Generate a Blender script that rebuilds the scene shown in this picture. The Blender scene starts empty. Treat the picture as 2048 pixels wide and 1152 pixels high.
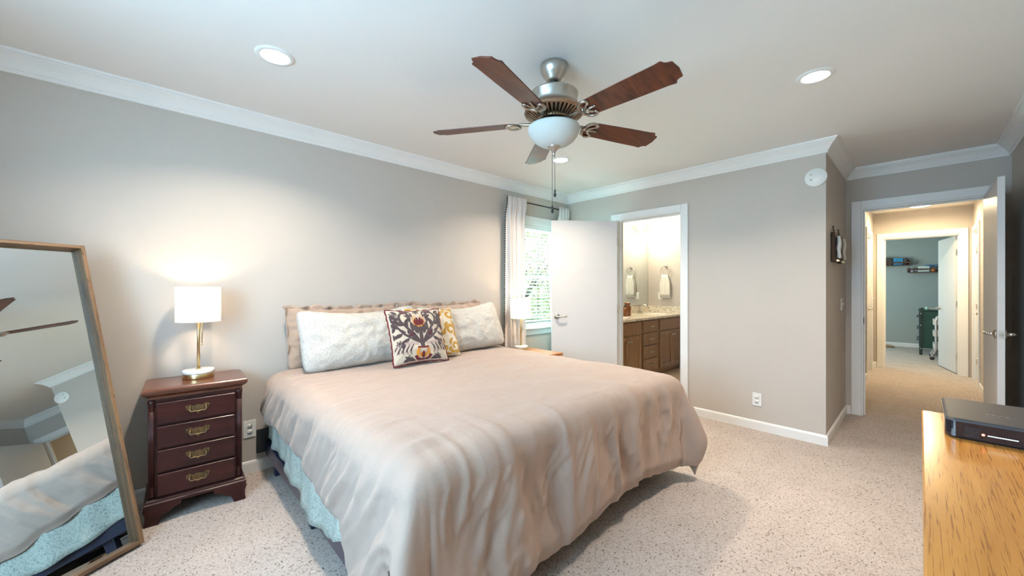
import bpy, bmesh, math, random
from mathutils import Vector, Matrix, noise
from math import pi, sin, cos, radians

# ------------------------------------------------------------------ camera, world, light
S = bpy.context.scene
COL = S.collection
CAM_H = 1.26
HEAD = radians(46.62)
cam = bpy.data.cameras.new('camera')
cam.sensor_width = 36.0
cam.lens = 36.0 * 771.0 / 2048.0
cam.clip_start = 0.02
camo = bpy.data.objects.new('camera', cam)
camo.location = (0, 0, CAM_H)
camo.rotation_euler = (pi / 2, 0, HEAD - pi / 2)
COL.objects.link(camo)
S.camera = camo

W = bpy.data.worlds.new('world')
S.world = W
W.use_nodes = True
W.node_tree.nodes['Background'].inputs[0].default_value = (0.78, 0.92, 1.0, 1)
W.node_tree.nodes['Background'].inputs[1].default_value = 1.9

S.view_settings.view_transform = 'Standard'
S.view_settings.look = 'None'
S.view_settings.gamma = 1.0
S.view_settings.use_curve_mapping = False
S.view_settings.exposure = 0.33
S.cycles.max_bounces = 10
S.cycles.diffuse_bounces = 6
S.cycles.glossy_bounces = 5
S.cycles.transmission_bounces = 6
S.cycles.caustics_reflective = False
S.cycles.caustics_refractive = False
S.cycles.sample_clamp_indirect = 6.0
S.cycles.use_denoising = True

WARM = (1.0, 0.74, 0.48)
CAN = (1.0, 0.855, 0.71)
DAY = (0.44, 0.73, 1.0)
HALLC = (1.0, 0.79, 0.48)


def lamp(name, kind, loc, energy, color, parent=None, rot=(0, 0, 0), **kw):
    l = bpy.data.lights.new(name, kind)
    l.energy = energy
    l.color = color
    for k, v in kw.items():
        setattr(l, k, v)
    o = bpy.data.objects.new(name, l)
    o.location = loc
    o.rotation_euler = rot
    COL.objects.link(o)
    if parent:
        o.parent = parent
    return o


# daylight just outside the windows
lamp('window_daylight', 'AREA', (-1.2, 1.0, 1.45), 118, DAY, rot=(0, -pi / 2 + radians(12), 0), shape='RECTANGLE', size=1.25, size_y=1.6)
lamp('window_daylight', 'AREA', (3.375, 3.60, 0.95), 190, (0.50, 0.94, 0.95), rot=(-pi / 2 - radians(38), 0, 0), shape='RECTANGLE', size=1.2, size_y=1.0)
lamp('window_daylight', 'AREA', (10.2, 2.1, 1.5), 42, (0.70, 0.94, 1.0), rot=(-pi / 2, 0, 0), shape='RECTANGLE', size=1.6, size_y=1.2)

lamp('sun', 'SUN', (0, 0, 8), 8.0, (1.0, 0.95, 0.86), rot=(radians(48), 0, radians(16)), angle=0.02)

# ------------------------------------------------------------------ materials


def newmat(name):
    m = bpy.data.materials.new(name)
    m.use_nodes = True
    nt = m.node_tree
    return m, nt, nt.nodes['Principled BSDF']


def nd(nt, t, **kw):
    n = nt.nodes.new(t)
    for k, v in kw.items():
        if k in n.inputs.keys():
            n.inputs[k].default_value = v
        else:
            setattr(n, k, v)
    return n


def rgba(c):
    return (c[0], c[1], c[2], 1)


def coord(nt, scale=(1, 1, 1), rot=(0, 0, 0)):
    tc = nd(nt, 'ShaderNodeTexCoord')
    mp = nd(nt, 'ShaderNodeMapping')
    mp.inputs['Scale'].default_value = scale
    mp.inputs['Rotation'].default_value = rot
    nt.links.new(tc.outputs['Object'], mp.inputs['Vector'])
    return mp.outputs['Vector']


def ramp(nt, fac, stops):
    r = nd(nt, 'ShaderNodeValToRGB')
    e = r.color_ramp.elements
    e[0].position, e[0].color = stops[0][0], rgba(stops[0][1])
    e[1].position, e[1].color = stops[-1][0], rgba(stops[-1][1])
    for p, c in stops[1:-1]:
        x = e.new(p)
        x.color = rgba(c)
    nt.links.new(fac, r.inputs['Fac'])
    return r.outputs['Color']


def bump(nt, bsdf, height, strength, dist=0.01):
    b = nd(nt, 'ShaderNodeBump')
    b.inputs['Strength'].default_value = strength
    b.inputs['Distance'].default_value = dist
    nt.links.new(height, b.inputs['Height'])
    nt.links.new(b.outputs['Normal'], bsdf.inputs['Normal'])


def mat(name, c, rough=0.5, metal=0.0, var=0.06, vscale=6.0, bmp=0.0, bscale=60.0, coat=0.0, spec=0.5, emis=None, estr=0.0):
    m, nt, b = newmat(name)
    b.inputs['Roughness'].default_value = rough
    b.inputs['Metallic'].default_value = metal
    b.inputs['Coat Weight'].default_value = coat
    b.inputs['Specular IOR Level'].default_value = spec
    v = coord(nt)
    n = nd(nt, 'ShaderNodeTexNoise', Scale=vscale, Detail=3.0)
    nt.links.new(v, n.inputs['Vector'])
    lo = [x * (1 - var) for x in c]
    hi = [min(1, x * (1 + var)) for x in c]
    nt.links.new(ramp(nt, n.outputs['Fac'], [(0.3, lo), (0.7, hi)]), b.inputs['Base Color'])
    if bmp:
        n2 = nd(nt, 'ShaderNodeTexNoise', Scale=bscale, Detail=4.0)
        nt.links.new(v, n2.inputs['Vector'])
        bump(nt, b, n2.outputs['Fac'], bmp, 0.01)
    if emis:
        b.inputs['Emission Color'].default_value = rgba(emis)
        b.inputs['Emission Strength'].default_value = estr
    return m


def wood(name, c1, c2, stretch=(2, 22, 22), rough=0.35, coat=0.2, pores=None, ring=0.0, spec=0.5, pst=(6, 9, 9), pth=(0.60, 0.70)):
    m, nt, b = newmat(name)
    b.inputs['Roughness'].default_value = rough
    b.inputs['Coat Weight'].default_value = coat
    b.inputs['Coat Roughness'].default_value = 0.15
    b.inputs['Specular IOR Level'].default_value = spec
    v = coord(nt, stretch)
    n = nd(nt, 'ShaderNodeTexNoise', Scale=1.0, Detail=6.0, Roughness=0.62, Distortion=0.6 + ring)
    nt.links.new(v, n.inputs['Vector'])
    mid = [(x + y) / 2 for x, y in zip(c1, c2)]
    col = ramp(nt, n.outputs['Fac'], [(0.32, c1), (0.5, mid), (0.68, c2)])
    if pores:
        v2 = coord(nt, tuple(s * p for s, p in zip(stretch, pst)))
        n2 = nd(nt, 'ShaderNodeTexNoise', Scale=1.0, Detail=2.0, Distortion=0.3)
        nt.links.new(v2, n2.inputs['Vector'])
        f = ramp(nt, n2.outputs['Fac'], [(pth[0], (0, 0, 0)), (pth[1], (1, 1, 1))])
        mx = nd(nt, 'ShaderNodeMix', data_type='RGBA')
        mx.inputs['B'].default_value = rgba(pores)
        nt.links.new(f, mx.inputs['Factor'])
        nt.links.new(col, mx.inputs[6])
        mx.inputs[7].default_value = rgba(pores)
        col = mx.outputs[2]
    nt.links.new(col, b.inputs['Base Color'])
    bump(nt, b, n.outputs['Fac'], 0.08, 0.004)
    return m


def fabric(name, c, var=0.08, weave=900.0, wr=0.25, wscale=5.0, sheen=0.3, rough=0.9):
    m, nt, b = newmat(name)
    b.inputs['Roughness'].default_value = rough
    b.inputs['Sheen Weight'].default_value = sheen
    b.inputs['Specular IOR Level'].default_value = 0.2
    v = coord(nt)
    n = nd(nt, 'ShaderNodeTexNoise', Scale=wscale, Detail=6.0, Roughness=0.6, Distortion=1.2)
    nt.links.new(v, n.inputs['Vector'])
    nt.links.new(ramp(nt, n.outputs['Fac'], [(0.3, [x * (1 - var) for x in c]), (0.7, [min(1, x * (1 + var)) for x in c])]), b.inputs['Base Color'])
    bump(nt, b, n.outputs['Fac'], wr, 0.02)
    return m


def print_fabric(name, base, dark, scale=150.0, lo=0.30, hi=0.36, wr=0.2):
    m, nt, b = newmat(name)
    b.inputs['Roughness'].default_value = 0.9
    b.inputs['Specular IOR Level'].default_value = 0.2
    v = coord(nt)
    n = nd(nt, 'ShaderNodeTexNoise', Scale=scale, Detail=1.5, Distortion=1.5)
    nt.links.new(v, n.inputs['Vector'])
    nt.links.new(ramp(nt, n.outputs['Fac'], [(0.36, dark), (0.47, base)]), b.inputs['Base Color'])
    n2 = nd(nt, 'ShaderNodeTexNoise', Scale=7.0, Detail=4.0)
    nt.links.new(v, n2.inputs['Vector'])
    bump(nt, b, n2.outputs['Fac'], wr, 0.02)
    return m


def make_carpet():
    m, nt, b = newmat('carpet')
    b.inputs['Roughness'].default_value = 1.0
    b.inputs['Specular IOR Level'].default_value = 0.05
    v = coord(nt)
    n1 = nd(nt, 'ShaderNodeTexNoise', Scale=85.0, Detail=5.0, Roughness=0.75, Distortion=0.6)
    nt.links.new(v, n1.inputs['Vector'])
    big = nd(nt, 'ShaderNodeTexNoise', Scale=5.0, Detail=4.0, Roughness=0.6)
    nt.links.new(v, big.inputs['Vector'])
    c1 = ramp(nt, n1.outputs['Fac'], [(0.28, (0.37, 0.30, 0.25)), (0.45, (0.53, 0.455, 0.405)), (0.62, (0.63, 0.56, 0.51))])
    # darker yarns: short dashes lying along the pile direction
    col = c1
    for k, (sc, rt, lo, hi, dk) in enumerate((((55, 150, 100), 0.5, 0.305, 0.375, (0.20, 0.15, 0.12, 1)), ((130, 52, 100), 0.35, 0.30, 0.365, (0.20, 0.14, 0.105, 1)))):
        v2 = coord(nt, sc, (0, 0, rt))
        n2 = nd(nt, 'ShaderNodeTexNoise', Scale=1.0, Detail=1.5, Distortion=0.5)
        nt.links.new(v2, n2.inputs['Vector'])
        f = ramp(nt, n2.outputs['Fac'], [(lo, (1, 1, 1)), (hi, (0, 0, 0))])
        mx = nd(nt, 'ShaderNodeMix', data_type='RGBA')
        nt.links.new(f, mx.inputs[0])
        nt.links.new(col, mx.inputs[6])
        mx.inputs[7].default_value = dk
        col = mx.outputs[2]
    mx = nd(nt, 'ShaderNodeMix', data_type='RGBA', blend_type='MULTIPLY')
    mx.inputs[0].default_value = 1.0
    nt.links.new(col, mx.inputs[6])
    nt.links.new(ramp(nt, big.outputs['Fac'], [(0.3, (0.88, 0.87, 0.86)), (0.7, (1, 1, 1))]), mx.inputs[7])  # broad mottle: uneven shading of the pile, painted into the colour
    nt.links.new(mx.outputs[2], b.inputs['Base Color'])
    ad = nd(nt, 'ShaderNodeMath', operation='ADD')
    nt.links.new(n1.outputs['Fac'], ad.inputs[0])
    nt.links.new(big.outputs['Fac'], ad.inputs[1])
    bump(nt, b, ad.outputs[0], 0.55, 0.012)
    return m


def granite(name):
    m, nt, b = newmat(name)
    b.inputs['Roughness'].default_value = 0.18
    v = coord(nt)
    n = nd(nt, 'ShaderNodeTexNoise', Scale=45.0, Detail=6.0, Roughness=0.75)
    nt.links.new(v, n.inputs['Vector'])
    nt.links.new(ramp(nt, n.outputs['Fac'], [(0.36, (0.16, 0.12, 0.09)), (0.43, (0.52, 0.44, 0.33)), (0.5, (0.78, 0.72, 0.6)), (0.7, (0.86, 0.82, 0.74))]), b.inputs['Base Color'])
    return m


def glass(name, c=(1, 1, 1), rough=0.0):
    m, nt, b = newmat(name)
    tr = nd(nt, 'ShaderNodeBsdfTransparent')
    gl = nd(nt, 'ShaderNodeBsdfGlossy', Roughness=rough)
    gl.inputs['Color'].default_value = (1, 1, 1, 1)
    tr.inputs['Color'].default_value = rgba(c)
    mx = nd(nt, 'ShaderNodeMixShader')
    mx.inputs[0].default_value = 0.06
    nt.links.new(tr.outputs[0], mx.inputs[1])
    nt.links.new(gl.outputs[0], mx.inputs[2])
    nt.links.new(mx.outputs[0], nt.nodes['Material Output'].inputs['Surface'])
    return m


def translucent(name, c, fac=0.5, emis=0.0, ec=(1, 1, 1)):
    m, nt, b = newmat(name)
    df = nd(nt, 'ShaderNodeBsdfDiffuse')
    tl = nd(nt, 'ShaderNodeBsdfTranslucent')
    v = coord(nt)
    n = nd(nt, 'ShaderNodeTexNoise', Scale=300.0, Detail=2.0)
    nt.links.new(v, n.inputs['Vector'])
    cc = ramp(nt, n.outputs['Fac'], [(0.3, [x * 0.95 for x in c]), (0.7, c)])
    nt.links.new(cc, df.inputs['Color'])
    nt.links.new(cc, tl.inputs['Color'])
    mx = nd(nt, 'ShaderNodeMixShader')
    mx.inputs[0].default_value = fac
    nt.links.new(df.outputs[0], mx.inputs[1])
    nt.links.new(tl.outputs[0], mx.inputs[2])
    out = mx.outputs[0]
    if emis:
        e = nd(nt, 'ShaderNodeEmission', Strength=emis)
        e.inputs['Color'].default_value = rgba(ec)
        a = nd(nt, 'ShaderNodeAddShader')
        nt.links.new(out, a.inputs[0])
        nt.links.new(e.outputs[0], a.inputs[1])
        out = a.outputs[0]
    nt.links.new(out, nt.nodes['Material Output'].inputs['Surface'])
    return m


def emitter(name, c, s):
    m, nt, b = newmat(name)
    b.inputs['Base Color'].default_value = rgba(c)
    b.inputs['Emission Color'].default_value = rgba(c)
    b.inputs['Emission Strength'].default_value = s
    return m


M_WALL = mat('greige_paint', (0.52, 0.475, 0.428), 0.75, var=0.015, vscale=2, bmp=0.03, bscale=250)
M_TEAL = mat('blue_grey_paint', (0.37, 0.395, 0.375), 0.75, var=0.015, vscale=2, bmp=0.03, bscale=250)
M_CEIL = mat('ceiling_paint', (0.79, 0.765, 0.74), 0.85, var=0.01, vscale=2, bmp=0.03, bscale=200)
M_TRIM = mat('white_trim_paint', (0.80, 0.79, 0.77), 0.4, var=0.01)
M_DOOR = mat('white_door_paint', (0.66, 0.645, 0.63), 0.4, var=0.01)
M_CARPET = make_carpet()
M_NICKEL = mat('brushed_nickel', (0.62, 0.58, 0.53), 0.28, 1.0, var=0.05, vscale=40)
M_PEWTER = mat('pewter', (0.50, 0.47, 0.42), 0.36, 1.0, var=0.08, vscale=20)
M_IRON = mat('warm_pewter', (0.40, 0.335, 0.275), 0.36, 1.0, var=0.12, vscale=25)
M_BRONZE = mat('bronze_metal', (0.40, 0.27, 0.18), 0.4, 1.0, var=0.1, vscale=20)  # coppery brown metal of the fan's vented ring
M_BRASS = mat('satin_brass', (0.72, 0.55, 0.28), 0.3, 1.0, var=0.05, vscale=30)
M_OLDBRASS = mat('antique_brass', (0.20, 0.135, 0.07), 0.42, 1.0, var=0.25, vscale=60)
M_MARBLE = mat('white_marble', (0.82, 0.80, 0.77), 0.25, var=0.07, vscale=18)
M_BLACK = mat('black_metal', (0.018, 0.018, 0.02), 0.4, 0.0, var=0.1)
M_BLACKP = mat('black_gloss_plastic', (0.012, 0.013, 0.02), 0.12, 0.0, var=0.1, coat=0.6)
M_BLACKM = mat('matt_dark_plastic', (0.045, 0.042, 0.045), 0.42, 0.0, var=0.06)
M_PLASTIC = mat('white_plastic', (0.80, 0.79, 0.76), 0.35, var=0.01)
M_DARK = mat('dark_slot', (0.02, 0.02, 0.02), 0.7)
M_NAVY = mat('navy_rail', (0.012, 0.018, 0.045), 0.3, var=0.1)
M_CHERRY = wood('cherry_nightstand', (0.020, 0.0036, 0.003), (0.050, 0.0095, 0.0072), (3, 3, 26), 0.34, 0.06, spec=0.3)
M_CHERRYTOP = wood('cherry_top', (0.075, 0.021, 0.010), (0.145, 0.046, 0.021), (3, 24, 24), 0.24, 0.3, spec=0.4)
M_BLADE = wood('walnut_blade', (0.040, 0.008, 0.004), (0.150, 0.036, 0.014), (2.2, 26, 26), 0.36, 0.08, spec=0.3)
M_OAK = wood('honey_oak', (0.50, 0.195, 0.034), (0.68, 0.315, 0.07), (1.3, 11, 11), 0.25, 0.25, pores=(0.31, 0.115, 0.022), ring=0.5, spec=0.4, pst=(8, 42, 42), pth=(0.575, 0.66))
M_HONEY = wood('honey_wood', (0.36, 0.14, 0.04), (0.50, 0.22, 0.07), (4, 20, 20), 0.35, 0.2)
M_VANITY = wood('vanity_wood', (0.19, 0.098, 0.042), (0.30, 0.165, 0.078), (20, 20, 3), 0.32, 0.25)
M_FRAME = wood('weathered_oak_frame', (0.080, 0.040, 0.020), (0.27, 0.15, 0.07), (26, 2.2, 26), 0.5, 0.05, pores=(0.06, 0.035, 0.02))
M_FRAMEH = wood('weathered_oak_frame_cross', (0.080, 0.040, 0.020), (0.27, 0.15, 0.07), (2.2, 26, 26), 0.5, 0.05, pores=(0.06, 0.035, 0.02))
M_DUVET = fabric('taupe_cotton', (0.365, 0.276, 0.225), 0.03, sheen=0.15, wr=0.24, wscale=6.0)
M_SHAM = fabric('taupe_sham', (0.40, 0.295, 0.225), 0.05, wr=0.3, wscale=9.0)
M_FLORAL = print_fabric('tiny_print_cotton', (0.56, 0.535, 0.485), (0.20, 0.20, 0.20), 260.0)
M_SHEET = print_fabric('tiny_print_sheet', (0.42, 0.45, 0.395), (0.20, 0.245, 0.235), 110.0, wr=0.1)
M_CURTAIN = translucent('white_curtain', (0.80, 0.76, 0.735), 0.18)
M_LINEN = fabric('cream_linen', (0.53, 0.455, 0.36), 0.05, wr=0.1)
M_MUSTARD = fabric('mustard_thread', (0.47, 0.27, 0.045), 0.06, wr=0.05)
M_OFFWHITE = fabric('off_white_cotton', (0.63, 0.58, 0.48), 0.04, wr=0.12)
M_THREAD = fabric('plum_grey_thread', (0.075, 0.052, 0.054), 0.12, wr=0.05)
M_WINE = fabric('wine_thread', (0.135, 0.014, 0.018), 0.12, wr=0.05)
M_GOLD = fabric('amber_thread', (0.62, 0.25, 0.025), 0.1, wr=0.05)
M_MAUVE = fabric('mauve_thread', (0.42, 0.32, 0.29), 0.1, wr=0.05)
M_TOWEL = fabric('white_towel', (0.80, 0.77, 0.70), 0.05, wr=0.5, wscale=40)
M_GRANITE = granite('speckled_granite')
M_TILE = mat('beige_floor_tile', (0.62, 0.50, 0.37), 0.3, var=0.12, vscale=5)
M_GLASS = glass('window_glass')
M_MIRROR = mat('mirror_silver', (0.80, 0.86, 0.86), 0.0, 1.0, var=0.0)
M_BOWL = translucent('frosted_bowl', (0.80, 0.82, 0.79), 0.35)
M_SHADE = translucent('linen_shade', (0.84, 0.80, 0.73), 0.45)
M_DIFF = emitter('light_diffuser', (1, 0.97, 0.93), 14)
M_BATHGLASS = emitter('frosted_lit_glass', (1, 0.95, 0.85), 3)
M_BULB = emitter('bulb_glow', WARM, 150)
M_HALLGLASS = emitter('lit_dome', (1, 0.92, 0.76), 9)
M_LEAF = mat('leaf_green', (0.56, 0.62, 0.42), 0.6, var=0.5, vscale=3)
M_BARK = mat('bark', (0.12, 0.085, 0.06), 0.9, var=0.3, vscale=12, bmp=0.5)
M_LAWN = mat('lawn', (0.14, 0.25, 0.06), 0.9, var=0.3, vscale=9)
M_GREEN = mat('dark_green_paint', (0.018, 0.075, 0.055), 0.45, var=0.08)
M_GREEND = mat('dark_green_post', (0.02, 0.042, 0.042), 0.45, var=0.08)
M_SHELF = wood('brown_shelf', (0.065, 0.028, 0.018), (0.15, 0.07, 0.045), (20, 3, 20), 0.5, 0.05)
M_AMBER = mat('amber_glass', (0.22, 0.065, 0.014), 0.08, var=0.2, coat=0.5)
M_GREYMET = mat('light_grey_metal', (0.55, 0.53, 0.52), 0.35, 0.3)
M_WOODDK = wood('dark_plank', (0.035, 0.02, 0.013), (0.085, 0.05, 0.032), (22, 22, 3), 0.6, 0.0, spec=0.2)
M_TWINE = mat('twine', (0.16, 0.105, 0.06), 0.9)
M_REDLED = emitter('red_indicator', (1, 0.22, 0.16), 3)
M_WHITELED = emitter('white_indicator', (0.75, 0.95, 0.95), 1.6)

# ------------------------------------------------------------------ mesh helpers


class MB:
    def __init__(self):
        self.v = []
        self.f = []
        self.sm = []

    def add(self, vs, fs, smooth=False, mx=None):
        b = len(self.v)
        for p in vs:
            p = Vector(p)
            self.v.append(mx @ p if mx else p)
        for q in fs:
            self.f.append([i + b for i in q])
            self.sm.append(smooth)
        return self

    def box(self, x0, x1, y0, y1, z0, z1, mx=None):
        vs = [(x0, y0, z0), (x1, y0, z0), (x1, y1, z0), (x0, y1, z0), (x0, y0, z1), (x1, y0, z1), (x1, y1, z1), (x0, y1, z1)]
        fs = [(3, 2, 1, 0), (4, 5, 6, 7), (0, 1, 5, 4), (1, 2, 6, 5), (2, 3, 7, 6), (3, 0, 4, 7)]
        return self.add(vs, fs, False, mx)

    def bbox(self, x0, x1, y0, y1, z0, z1, r=0.004, seg=2, mx=None):
        bm = bmesh.new()
        bmesh.ops.create_cube(bm, size=1)
        for v in bm.verts:
            v.co = Vector(((x0 + x1) / 2 + v.co.x * (x1 - x0), (y0 + y1) / 2 + v.co.y * (y1 - y0), (z0 + z1) / 2 + v.co.z * (z1 - z0)))
        r = min(r, 0.49 * min(abs(x1 - x0), abs(y1 - y0), abs(z1 - z0)))
        bmesh.ops.bevel(bm, geom=list(bm.edges), offset=r, segments=seg, affect='EDGES', profile=0.5)
        bmesh.ops.recalc_face_normals(bm, faces=bm.faces)
        bm.verts.index_update()
        self.add([v.co.copy() for v in bm.verts], [[v.index for v in f.verts] for f in bm.faces], False, mx)
        bm.free()
        return self

    def lathe(self, prof, n=32, c=(0, 0, 0), axis='Z', mx=None, cap=True, smooth=True, sx=1.0, sy=1.0):
        vs, fs = [], []
        m = len(prof)
        for i in range(n):
            a = 2 * pi * i / n
            for r, z in prof:
                p = (r * cos(a) * sx, r * sin(a) * sy, z)
                if axis == 'X':
                    p = (p[2], p[0], p[1])
                elif axis == 'Y':
                    p = (p[0], p[2], p[1])
                vs.append((p[0] + c[0], p[1] + c[1], p[2] + c[2]))
        for i in range(n):
            j = (i + 1) % n
            for k in range(m - 1):
                q = [i * m + k, j * m + k, j * m + k + 1, i * m + k + 1]
                fs.append(q if axis != 'Y' else q[::-1])
        self.add(vs, fs, smooth, mx)
        if cap:
            b = len(self.v) - len(vs)
            for k, flip in ((0, True), (m - 1, False)):
                if prof[k][0] > 1e-6:
                    q = [b + i * m + k for i in range(n)]
                    self.f.append(q[::-1] if flip else q)
                    self.sm.append(False)
        return self

    def cyl(self, p0, p1, r, n=16, r1=None, mx=None):
        return self.tube([p0, p1], r, n, r1=r1, mx=mx)

    def tube(self, pts, r, n=10, r1=None, closed=False, mx=None):
        pts = [Vector(p) for p in pts]
        N = len(pts)
        vs, fs = [], []
        up = None
        for i, p in enumerate(pts):
            if closed:
                t = pts[(i + 1) % N] - pts[i - 1]
            else:
                t = pts[min(i + 1, N - 1)] - pts[max(i - 1, 0)]
            t.normalize()
            if up is None:
                up = Vector((0, 0, 1)) if abs(t.z) < 0.9 else Vector((1, 0, 0))
            a = t.cross(up).normalized()
            b = a.cross(t).normalized()
            up = b
            rr = r[i] if isinstance(r, (list, tuple)) else (r if r1 is None else r + (r1 - r) * i / max(1, N - 1))
            for k in range(n):
                g = 2 * pi * k / n
                vs.append(p + a * cos(g) * rr + b * sin(g) * rr)
        for i in range(N if closed else N - 1):
            j = (i + 1) % N
            for k in range(n):
                l = (k + 1) % n
                fs.append((i * n + k, i * n + l, j * n + l, j * n + k))
        self.add(vs, fs, True, mx)
        if not closed:
            b = len(self.v) - len(vs)
            self.f.append([b + k for k in range(n)][::-1])
            self.f.append([b + (N - 1) * n + k for k in range(n)])
            self.sm += [False, False]
        return self

    def prism(self, poly, d0, d1, plane='XZ', mx=None, smooth=False):
        """poly extruded along the remaining axis from d0 to d1"""
        def P(a, b, d):
            return {'XZ': (a, d, b), 'XY': (a, b, d), 'YZ': (d, a, b)}[plane]
        n = len(poly)
        vs = [P(a, b, d0) for a, b in poly] + [P(a, b, d1) for a, b in poly]
        fs = [list(range(n))[::-1], list(range(n, 2 * n))]
        for i in range(n):
            j = (i + 1) % n
            fs.append([i, j, n + j, n + i])
        self.add(vs, fs, False, mx)
        return self

    def sweep(self, prof, path, closed=False):
        """profile (out, z) swept along a plan path; 'out' is to the right of travel"""
        P = [Vector((p[0], p[1])) for p in path]
        N = len(P)
        m = len(prof)
        vs, fs = [], []
        for i in range(N):
            ds = []
            if closed or i > 0:
                ds.append((P[i] - P[i - 1]).normalized())
            if closed or i < N - 1:
                ds.append((P[(i + 1) % N] - P[i]).normalized())
            ns = [Vector((d.y, -d.x)) for d in ds]
            if len(ns) == 2:
                mt = (ns[0] + ns[1]).normalized()
                mt = mt / max(0.2, mt.dot(ns[0]))
            else:
                mt = ns[0]
            for o, z in prof:
                vs.append((P[i].x + mt.x * o, P[i].y + mt.y * o, z))
        for i in range(N if closed else N - 1):
            j = (i + 1) % N
            for k in range(m - 1):
                fs.append((i * m + k, j * m + k, j * m + k + 1, i * m + k + 1))
        if not closed:
            fs.append(list(range(m)))
            fs.append(list(range((N - 1) * m, N * m))[::-1])
        self.add(vs, fs)
        return self

    def build(self, name, m, parent=None, bev=0.0, seg=2, smooth=None, sub=0, solid=0.0, recalc=True):
        me = bpy.data.meshes.new(name)
        me.from_pydata([tuple(p) for p in self.v], [], self.f)
        for p, s in zip(me.polygons, self.sm):
            p.use_smooth = s if smooth is None else smooth
        if recalc:
            bm = bmesh.new()
            bm.from_mesh(me)
            bmesh.ops.recalc_face_normals(bm, faces=bm.faces)
            bm.to_mesh(me)
            bm.free()
        me.materials.append(m)
        o = bpy.data.objects.new(name, me)
        COL.objects.link(o)
        if parent:
            o.parent = parent
        if solid:
            md = o.modifiers.new('solid', 'SOLIDIFY')
            md.thickness = solid
            md.offset = 0
        if bev:
            md = o.modifiers.new('bevel', 'BEVEL')
            md.width = bev
            md.segments = seg
            md.limit_method = 'ANGLE'
            md.angle_limit = radians(40)
        if sub:
            md = o.modifiers.new('sub', 'SUBSURF')
            md.levels = md.render_levels = sub
        return o


def tag(o, label, cat, group=None):
    o['label'] = label
    o['category'] = cat
    if group:
        o['group'] = group
    return o


def thing(name, label, cat, loc=(0, 0, 0), rz=0.0, group=None):
    o = bpy.data.objects.new(name, None)
    o.empty_display_size = 0.1
    o.location = loc
    o.rotation_euler = (0, 0, rz)
    COL.objects.link(o)
    return tag(o, label, cat, group)


def struct_root(name, loc=(0, 0, 0), rz=0.0):
    o = bpy.data.objects.new(name, None)
    o.location = loc
    o.rotation_euler = (0, 0, rz)
    COL.objects.link(o)
    o['kind'] = 'structure'
    return o


def struct(name, mb, m, **kw):
    o = mb.build(name, m, **kw)
    o['kind'] = 'structure'
    return o


def dup(root, loc, rz=None, label=None):
    r = root.copy()
    COL.objects.link(r)
    r.location = loc
    if rz is not None:
        r.rotation_euler = (0, 0, rz)
    if label:
        r['label'] = label
    for ch in list(root.children):
        c = ch.copy()
        COL.objects.link(c)
        c.parent = r
        for g in list(ch.children):
            d = g.copy()
            COL.objects.link(d)
            d.parent = c
    return r


def fbm(x, y, z=0.0, o=3):
    return noise.fractal(Vector((x, y, z)), 0.9, 2.0, o)


def table(x, pts):
    if x <= pts[0][0]:
        return pts[0][1]
    for (a, b), (c, d) in zip(pts[:-1], pts[1:]):
        if x <= c:
            return b + (d - b) * (x - a) / (c - a)
    return pts[-1][1]


def smooth01(x):
    x = max(0.0, min(1.0, x))
    return x * x * (3 - 2 * x)


# ------------------------------------------------------------------ room shell
H = 2.44
XL, XR, YB, YF, YJ, XE = -1.0, 3.94, 3.14, -0.515, 0.516, 5.12
T = 0.12
XH, XF, XBATH = 8.45, 11.8, 6.12


def wall_x(x0, x1, y0, y1, holes, zt=H):
    """wall running along X with holes (a0,a1,z0,z1)"""
    mb = MB()
    cur = x0
    for a0, a1, z0, z1 in sorted(holes):
        mb.box(cur, a0, y0, y1, 0, zt)
        if z0 > 0:
            mb.box(a0, a1, y0, y1, 0, z0)
        mb.box(a0, a1, y0, y1, z1, zt)
        cur = a1
    mb.box(cur, x1, y0, y1, 0, zt)
    return mb


def wall_y(y0, y1, x0, x1, holes, zt=H):
    mb = MB()
    cur = y0
    for a0, a1, z0, z1 in sorted(holes):
        mb.box(x0, x1, cur, a0, 0, zt)
        if z0 > 0:
            mb.box(x0, x1, a0, a1, 0, z0)
        mb.box(x0, x1, a0, a1, z1, zt)
        cur = a1
    mb.box(x0, x1, cur, y1, 0, zt)
    return mb


WX0, WX1, WZ0, WZ1 = 2.97, 3.79, 0.80, 2.03      # bedroom window in the back wall
BY0, BY1 = 1.66, 2.41                             # bathroom doorway
EY0, EY1 = -0.40, 0.40                            # entry doorway
DZ = 2.045

fl = MB().box(XL - T, XR + 0.06, YF - T, YB + T, -0.1, 0)
fl.box(XR + 0.06, XH + 0.06, YF - T, YJ + 0.06, -0.1, 0)
fl.box(XH + 0.06, XF + T, -2.1, 2.1, -0.1, 0)
struct('floor', fl, M_CARPET)
struct('floor_bath', MB().box(XR + 0.06, XBATH + T, YJ + 0.06, YB + T, -0.1, 0.0), M_TILE)
struct('ceiling', MB().box(XL - T, XF + T, -2.1, YB + T, H, H + 0.1), M_CEIL)
struct('wall_back', wall_x(XL - T, XBATH + T, YB, YB + T, [(WX0, WX1, WZ0, WZ1)]), M_WALL)
struct('wall_left', wall_y(YF, YB, XL - T, XL, [(0.2, 1.8, 0.85, 2.1)]), M_WALL)
struct('wall_right', wall_y(YJ, YB, XR, XR + T, [(BY0, BY1, 0, DZ)]), M_WALL)
struct('wall_alcove', wall_x(XR + T, XE, YJ, YJ + T, []), M_WALL)
struct('wall_entry', wall_y(YF, YJ, XE, XE + T, [(EY0, EY1, 0, DZ)]), M_WALL)
struct('wall_front', wall_x(XL - T, XE + T, YF - T, YF, []), M_WALL)
struct('wall_hall_left', wall_x(XE, XH, YJ, YJ + T, [(7.30, 8.08, 0, DZ)]), M_WALL)
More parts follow.
